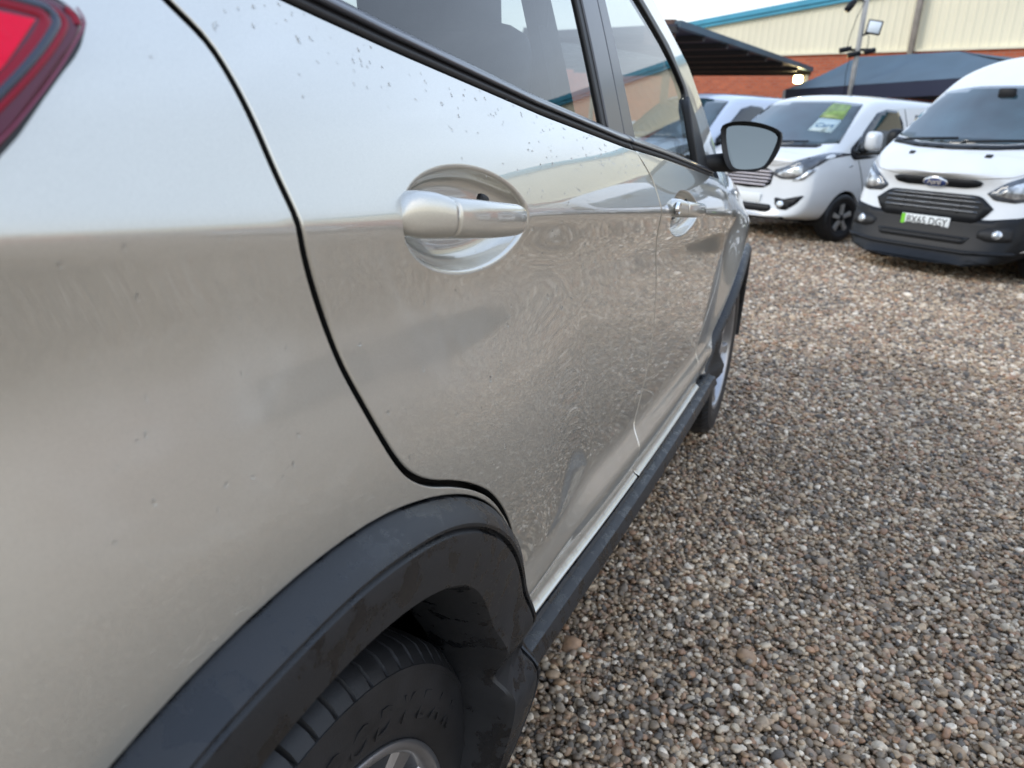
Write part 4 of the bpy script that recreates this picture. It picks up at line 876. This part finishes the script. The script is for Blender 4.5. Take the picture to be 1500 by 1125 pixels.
def arch_liners(root, arches, W, R=.355):
    for y in arches:
        for s in (-1, 1):
            loft('wheel_arch_liner', [[(s*x, y+r*math.cos(t), .33+r*math.sin(t)) for t in np.linspace(-.35, math.pi+.35, 28)] for x, r in ((W-.03, R), (W-.32, R), (W-.33, .03))], MT['black'], root, False, False)
def door_mirror(root, side, c, s, m):
    x, y, z = c
    rings = [[(side*(x+s[0]*f*math.copysign(abs(math.cos(t))**.6, math.cos(t))), y+dy, z+s[2]*f*math.copysign(abs(math.sin(t))**.6, math.sin(t))) for t in np.linspace(0, 2*math.pi, 24, endpoint=False)] for dy, f in ((-s[1], .35), (-s[1]*.85, .75), (-s[1]*.4, .97), (0, 1), (s[1]*.6, 1), (s[1], .96))]
    o = loft('door_mirror', rings, m, root, True, True)
    tube('mirror_arm', [(side*(x-s[0]-.13), y+.02, z-s[2]-.05), (side*(x-s[0]*.5), y, z-s[2]*.8)], .035, MT['vblack'], o)
    return o
def mx(L): return [(-a, b) for a, b in L][::-1]
def number_plate(root, bv, cz, text, green=False, tilt=0.):
    r = bv.ray_cast(Vector((0, -4, cz)), Vector((0, 1, 0))); y = r[0].y-.012
    p = bevel_box('number_plate', (0, y, cz), (.52, .012, .111), mat('plate_white', (.80, .82, .80), .4), root, .004)
    if green: bevel_box('plate_band', (-.237, y-.0071, cz), (.042, .002, .104), mat('plate_green', (.20, .62, .03), .4), p, 0)
    if text: text_mesh('plate_text', text, .09, mat('plate_ink', (.008, .008, .01), .5), p, Matrix(((1, 0, 0, .022 if green else 0), (0, 0, -1, y-.0072), (0, 1, 0, cz), (0, 0, 0, 1))), .001, 0, .0004, (.435, .079))
    return p
S_ = lambda y, L, b=0.: (y, L, b)
VIV = [S_(.03, [(0,.30),(.60,.30),(.80,.38),(.86,.58),(.84,.82),(.80,.94),(.66,1.0),(.36,1.03),(0,1.04)], .09),
       S_(.10, [(0,.27),(.70,.27),(.90,.36),(.96,.60),(.94,.90),(.89,1.03),(.76,1.09),(.42,1.12),(0,1.13)], .15),
       S_(.37, [(0,.25),(.80,.25),(.95,.34),(.99,.60),(.97,.92),(.94,1.12),(.84,1.19),(.46,1.22),(0,1.235)], .12),
       S_(.52, [(0,.25),(.80,.25),(.96,.34),(1.0,.60),(.98,.95),(.94,1.14),(.84,1.24),(.46,1.28),(0,1.29)], .14),
       S_(.96, [(0,.25),(.80,.25),(.97,.34),(1.0,.60),(.99,1.0),(.93,1.32),(.80,1.56),(.44,1.62),(0,1.63)], .10),
       S_(1.32, [(0,.25),(.80,.25),(.97,.34),(1.0,.60),(.99,1.02),(.91,1.42),(.77,1.82),(.44,1.90),(0,1.91)], .06),
       S_(1.55, [(0,.25),(.80,.25),(.97,.34),(1.0,.60),(.99,1.04),(.91,1.44),(.78,1.89),(.46,1.965),(0,1.975)], .02),
       S_(2.6, [(0,.25),(.80,.25),(.97,.34),(1.0,.60),(.99,1.06),(.92,1.46),(.80,1.92),(.47,1.985),(0,1.99)]),
       S_(4.75, [(0,.25),(.80,.25),(.97,.34),(1.0,.60),(.99,1.06),(.92,1.46),(.80,1.92),(.47,1.985),(0,1.99)]),
       S_(4.95, [(0,.32),(.76,.32),(.92,.40),(.95,.62),(.94,1.06),(.88,1.44),(.77,1.86),(.45,1.93),(0,1.94)])]
def vivaro(loc, phi, sc, m, label, cat, group=None, name='panel_van', cards=False, full=True):
    r = empty(name, loc, -phi, label=label, cat=cat, group=group); r.scale = (sc,)*3
    b, bv = van_body(r, VIV, m, (.88, 4.03))
    r.scale = (sc, sc, sc*.955)
    P = lambda nm, L, mm, ax='f', **k: proj_patch(nm, L, bv, mm, r, ax, **k)
    ws = P('windscreen', [(-.86,1.29),(-.45,1.245),(0,1.235),(.45,1.245),(.86,1.29),(.80,1.52),(.71,1.82),(.3,1.855),(-.3,1.855),(-.71,1.82),(-.80,1.52)], MT['screen'])
    wp = P('wiper', [(-.70,1.225),(0,1.195),(.70,1.225),(.74,1.262),(0,1.235),(-.74,1.262)], MT['vblack'], off=.009)
    for x0, x1 in ((-.6, -.02), (.05, .66)): tube('wiper_arm', [(x0, .29, 1.26), ((x0+x1)/2, .33, 1.285), (x1, .37, 1.30)], .012, MT['vblack'], wp, 6)
    for sgn in (1, -1):
        f = (lambda L: L) if sgn > 0 else mx
        hl = P('headlight', f([(.37,.845),(.50,.80),(.68,.81),(.80,.86),(.905,1.0),(.955,1.17),(.91,1.18),(.72,1.06),(.50,.95),(.39,.915)]), MT['lensdark'], off=.008)
        q = proj_patch('lamp_lens', f([(.43,.855),(.52,.82),(.66,.825),(.78,.88),(.76,1.0),(.52,.92)]), bv, MT['lens'], hl, 'f', off=.011)
        q = proj_patch('indicator', f([(.66,.785),(.80,.805),(.89,.90),(.91,.96),(.85,.945),(.74,.845)]), bv, MT['lens'], hl, 'f', off=.011)
        fg_ = P('fog_lamp_bezel', f([(.46,.56),(.60,.545),(.86,.62),(.78,.50),(.66,.405),(.55,.41),(.49,.47)]), MT['vblack'], off=.007)
        g2 = proj_patch('fog_lamp', f([(.565+.05*math.cos(t), .475+.05*math.sin(t)) for t in np.linspace(0, 6.28, 16, endpoint=False)]), bv, MT['lens'], fg_, 'f', off=.011, h=.03)
    gr = P('grille', [(-.38,.88),(-.36,.72),(-.26,.665),(0,.65),(.26,.665),(.36,.72),(.38,.88),(.2,.955),(-.2,.955)], MT['vblack'], off=.006)
    for k, z in enumerate((.69,.735,.78,.825,.87)):
        w = .30+.03*min(k, 2); proj_patch('grille_slat', [(-w,z),(w,z),(w,z+.022),(-w,z+.022)], bv, mat('slat_silver', (.5, .47, .5), .35, .5) if k == 0 else bpy.data.materials['slat_silver'], gr, 'f', off=.016, h=.06)
    bd = proj_patch('badge', [(.055*math.cos(t), .955+.055*math.sin(t)) for t in np.linspace(0, 6.28, 20, endpoint=False)], bv, MT['chrome'], r, 'f', off=.022, h=.03)
    P('air_intake', [(-.42,.455),(-.46,.40),(-.40,.35),(.40,.35),(.46,.40),(.42,.455)], MT['vblack'], off=.006)
    P('front_lip', [(-.66,.315),(-.6,.285),(.6,.285),(.66,.315)], MT['vblack'], off=.008)
    P('bonnet_seam', [(-.86,1.135),(-.62,1.02),(-.40,.962),(0,.985),(.40,.962),(.62,1.02),(.86,1.135),(.86,1.145),(.62,1.03),(.40,.972),(0,.995),(-.40,.972),(-.62,1.03),(-.86,1.145)], MT['grey'], off=.002, depth=.004, h=.05)
    number_plate(r, bv, .53, '')
    for s in (1, -1):
        k = dict(side=s)
        P('door_window', [(.96,1.20),(1.05,1.15),(2.02,1.20),(2.10,1.26),(2.10,1.62),(2.0,1.77),(1.75,1.78),(1.52,1.72),(1.20,1.46)], MT['carglass'], 's', **k)
        P('quarter_trim', [(.90,1.24),(.88,1.15),(.95,1.09),(1.30,1.12),(1.45,1.15),(1.04,1.165),(.97,1.215),(1.14,1.41)], MT['vblack'], 's', off=.005, **k)
        P('side_window', [(2.42,1.27),(3.35,1.29),(3.35,1.72),(2.42,1.74)], MT['carglass'], 's', **k)
        P('door_seam', [(2.235,.42),(2.25,.42),(2.25,1.30),(2.18,1.82),(2.165,1.82),(2.235,1.30)], MT['black'], 's', off=.002, depth=.004, h=.04, **k)
        P('door_seam', [(1.32,.45),(1.335,.45),(1.20,.80),(1.05,1.10),(1.035,1.10),(1.185,.80)], MT['black'], 's', off=.002, depth=.004, h=.04, **k)
        P('rub_strip', [(1.42,.52),(2.20,.52),(2.20,.64),(1.42,.64)], MT['vblack'], 's', off=.012, **k)
        P('body_crease', [(1.30,.86),(2.2,.885),(2.2,.90),(1.30,.872)], MT['grey'], 's', off=.003, depth=.006, h=.04, **k)
        P('door_handle', [(1.98,1.06),(2.16,1.065),(2.16,1.10),(1.98,1.095)], m, 's', off=.03, **k)
        P('side_repeater', [(.86,1.0),(.92,1.0),(.92,1.025),(.86,1.025)], MT['lens'], 's', off=.008, h=.02, **k)
        door_mirror(r, s, (1.09, 1.10, 1.345), (.095, .07, .125), m)
        small_wheel(r, s*.90, .88, .325, .35, -.08, MT['grey']); small_wheel(r, s*.90, 4.03, .325, .1)
    arch_liners(r, (.88, 4.03), .99)
    mesh('underbody', *box_vf((0, 2.4, .30), (1.5, 4.2, .10)), MT['black'], r, False)
    if cards:
        gcard = mat('yellow_green_card', (.17, .26, .06), .3, var=.4, vscale=12); wcard = mat('white_card', (.36, .46, .48), .3); ink = mat('blue_ink', (.03, .10, .22), .6)
        proj_patch('windscreen_card', [(.34,1.62),(.66,1.60),(.60,1.80),(.34,1.82)], bv, gcard, ws, 'f', off=.009, h=.08)
        c2 = proj_patch('price_card', [(.36,1.44),(.68,1.42),(.66,1.59),(.36,1.61)], bv, wcard, ws, 'f', off=.009, h=.08)
        h = bv.ray_cast(Vector((.51, -4, 1.51)), Vector((0, 1, 0))); n = h[1]; n = -n if n.y > 0 else n
        ux = Vector((0, 0, 1)).cross(-n).normalized()*-1; ux = ux if ux.x > 0 else -ux; uy = n.cross(ux); uy = uy if uy.z > 0 else -uy; c = h[0]+n*.0125
        text_mesh('price_text', 'Cars', .13, ink, ws, Matrix(((ux.x, uy.x, n.x, c.x), (ux.y, uy.y, n.y, c.y), (ux.z, uy.z, n.z, c.z), (0, 0, 0, 1))), .0005, .25)
    return r, bv
VP1 = vivaro((-.88, 10.05, 0), .566, .959, MT['white'], 'white van with striped grille and a yellow green card in its windscreen', 'van', 'vans parked in a row', cards=True)
CUS = [S_(.03, [(0,.15),(.60,.15),(.78,.26),(.80,.55),(.76,.78),(.70,.92),(.58,.99),(.32,1.02),(0,1.03)], .20),
       S_(.10, [(0,.13),(.70,.13),(.88,.24),(.92,.55),(.90,.82),(.85,.96),(.72,1.06),(.40,1.11),(0,1.12)], .26),
       S_(.40, [(0,.16),(.80,.16),(.96,.28),(1.0,.60),(.98,.92),(.93,1.10),(.84,1.20),(.46,1.25),(0,1.265)], .18),
       S_(.62, [(0,.22),(.80,.22),(.97,.32),(1.01,.60),(1.0,.98),(.95,1.20),(.85,1.32),(.46,1.36),(0,1.37)], .15),
       S_(1.05, [(0,.22),(.80,.22),(.97,.32),(1.01,.60),(1.0,1.02),(.94,1.38),(.80,1.64),(.44,1.70),(0,1.71)], .11),
       S_(1.38, [(0,.22),(.80,.22),(.97,.32),(1.01,.60),(1.0,1.04),(.93,1.46),(.77,1.90),(.44,1.99),(0,2.0)], .08),
       S_(1.75, [(0,.22),(.80,.22),(.97,.32),(1.01,.60),(1.0,1.06),(.92,1.52),(.77,2.10),(.45,2.25),(0,2.27)], .05),
       S_(2.25, [(0,.22),(.80,.22),(.97,.32),(1.01,.60),(1.0,1.06),(.93,1.54),(.80,2.22),(.46,2.37),(0,2.39)]),
       S_(4.75, [(0,.22),(.80,.22),(.97,.32),(1.01,.60),(1.0,1.06),(.93,1.54),(.80,2.24),(.46,2.40),(0,2.42)]),
       S_(4.97, [(0,.30),(.76,.30),(.92,.38),(.96,.62),(.95,1.06),(.89,1.5),(.77,2.16),(.45,2.32),(0,2.34)])]
def custom(loc, phi, sc, m, label, text, group):
    r = empty('panel_van', loc, -phi, label=label, cat='van', group=group); r.scale = (sc,)*3
    b, bv = van_body(r, CUS, m, (.99, 3.92), rake=.26, low=.33)
    P = lambda nm, L, mm, ax='f', **k: proj_patch(nm, L, bv, mm, r, ax, **k)
    ws = P('windscreen', [(-.87,1.40),(-.45,1.335),(0,1.32),(.45,1.335),(.87,1.40),(.80,1.62),(.70,1.90),(.3,1.945),(-.3,1.945),(-.70,1.90),(-.80,1.62)], MT['screen'])
    wp = P('wiper_panel', [(-.80,1.315),(-.4,1.275),(0,1.262),(.4,1.275),(.80,1.315),(.83,1.375),(.45,1.322),(0,1.308),(-.45,1.322),(-.83,1.375)], MT['vblack'], off=.008)
    for x0, x1 in ((-.55, .0), (.1, .70)): tube('wiper_arm', [(x0, .44, 1.345), ((x0+x1)/2, .47, 1.365), (x1, .52, 1.38)], .014, MT['vblack'], wp, 6)
    for x in (-.40, .40): P('washer_jet', [(x-.03,1.20),(x+.03,1.20),(x+.03,1.225),(x-.03,1.225)], MT['vblack'], off=.012, h=.03)
    bp_ = P('lower_bumper', [(-.94,.70),(-.945,.33),(-.90,.17),(-.4,.09),(.4,.09),(.90,.17),(.945,.33),(.94,.70),(.86,.655),(.62,.61),(.42,.60),(-.42,.60),(-.62,.61),(-.86,.655)], MT['vblack'], off=.010)
    gr = P('grille', [(-.62,.72),(-.56,.63),(-.48,.56),(.48,.56),(.56,.63),(.62,.72),(.50,.815),(.44,.835),(-.44,.835),(-.50,.815)], MT['vblack'], off=.014)
    for z in (.66,.71,.76,.80):
        w = .50 if z < .78 else .44; proj_patch('grille_bar', [(-w,z),(w,z),(w,z+.016),(-w,z+.016)], bv, MT['lensdark'], gr, 'f', off=.028, h=.06)
    for x in (-.3, 0, .3): proj_patch('grille_bar', [(x-.012,.64),(x+.012,.64),(x+.012,.82),(x-.012,.82)], bv, MT['black'], gr, 'f', off=.020, h=.06)
    tg = P('upper_grille', [(-.47,.965),(-.44,.915),(-.3,.895),(.3,.895),(.44,.915),(.47,.965),(.40,.985),(-.40,.985)], MT['vblack'], off=.012)
    bd = proj_patch('badge', [(.135*math.cos(t), .937+.056*math.sin(t)) for t in np.linspace(0, 6.28, 28, endpoint=False)], bv, MT['chrome'], r, 'f', off=.022, h=.03)
    b2 = proj_patch('badge_oval', [(.120*math.cos(t), .937+.046*math.sin(t)) for t in np.linspace(0, 6.28, 28, endpoint=False)], bv, mat('badge_blue', (.015, .04, .16), .2, .2, 1), bd, 'f', off=.026, h=.03)
    h = bv.ray_cast(Vector((0, -4, .937)), Vector((0, 1, 0)))
    text_mesh('badge_text', 'Ford', .075, MT['chrome'], bd, Matrix(((1, 0, 0, 0), (0, 0, -1, h[0].y-.033), (0, 1, 0, .937), (0, 0, 0, 1))), .003, .3, .001, (.15, .055))
    for sgn in (1, -1):
        f = (lambda L: L) if sgn > 0 else mx
        hl = P('headlight', f([(.52,.86),(.60,.80),(.78,.79),(.93,.83),(.965,.93),(.965,1.06),(.93,1.10),(.80,1.05),(.66,.97)]), MT['lensdark'], off=.008)
        proj_patch('lamp_lens', f([(.60,.85),(.76,.825),(.90,.85),(.94,.95),(.90,1.03),(.76,.97),(.66,.92)]), bv, MT['lens'], hl, 'f', off=.012)
        fb = P('fog_lamp_bezel', f([(.54,.49),(.62,.53),(.84,.56),(.86,.42),(.66,.40),(.56,.43)]), MT['black'], off=.016)
        proj_patch('fog_lamp', f([(.73+.045*math.cos(t), .475+.045*math.sin(t)) for t in np.linspace(0, 6.28, 16, endpoint=False)]), bv, MT['lens'], fb, 'f', off=.022, h=.03)
    P('bumper_step', [(-.90,.325),(-.5,.285),(.5,.285),(.90,.325),(.86,.28),(.5,.25),(-.5,.25),(-.86,.28)], MT['vblack'], off=.026)
    P('lower_intake', [(-.50,.42),(-.45,.345),(.45,.345),(.50,.42)], MT['black'], off=.015)
    for z in (.365,.395): P('intake_bar', [(-.46,z),(.46,z),(.46,z+.012),(-.46,z+.012)], MT['vblack'], off=.021)
    P('bonnet_seam', [(-.90,1.12),(-.70,1.02),(-.45,.993),(0,.998),(.45,.993),(.70,1.02),(.90,1.12),(.90,1.13),(.70,1.03),(.45,1.003),(0,1.008),(-.45,1.003),(-.70,1.03),(-.90,1.13)], MT['grey'], off=.002, depth=.004, h=.05)
    number_plate(r, bv, .535, text, True)
    sb = bv.ray_cast(Vector((.10, -4, 1.84)), Vector((0, 1, 0)))[0]
    bevel_box('sensor_pod', (.06, sb.y-.01, 1.86), (.18, .05, .11), MT['vblack'], ws, .02)
    for s in (1, -1):
        k = dict(side=s)
        P('door_window', [(1.05,1.30),(1.14,1.26),(2.0,1.30),(2.06,1.36),(2.02,1.80),(1.80,1.84),(1.60,1.78),(1.32,1.54)], MT['carglass'], 's', **k)
        P('rub_strip', [(1.45,.52),(3.4,.52),(3.4,.64),(1.45,.64)], MT['vblack'], 's', off=.012, **k)
        P('door_seam', [(2.20,.42),(2.215,.42),(2.215,1.4),(2.16,2.0),(2.145,2.0),(2.20,1.4)], MT['black'], 's', off=.002, depth=.004, h=.04, **k)
        door_mirror(r, s, (1.10, 1.20, 1.34), (.09, .08, .13), MT['vblack'])
        small_wheel(r, s*.89, .99, .34, .2, -.06); small_wheel(r, s*.89, 3.92, .34)
    arch_liners(r, (.99, 3.92), 1.0)
    mesh('underbody', *box_vf((0, 2.4, .27), (1.5, 4.2, .10)), MT['black'], r, False)
    return r, bv
VP2 = custom((1.01, 8.15, 0), .585, .935, MT['white'], 'white high roof van with the BX65 DGY number plate at the right edge', 'BX65 DGY', 'vans parked in a row')
VP3 = vivaro((-2.75, 11.40, 0), .566, .98, MT['silverblue'], 'pale blue silver van half hidden by the door mirror', 'van', 'vans parked in a row')
VP4 = vivaro((3.35, 7.55, 0), .60, .96, MT['white'], 'plain white van without a card parked to the right of the high roof van', 'van', 'vans parked in a row')
VP5 = vivaro((5.7, 6.3, 0), .62, .92, MT['white'], 'white van at the far right end of the row', 'van', 'vans parked in a row')
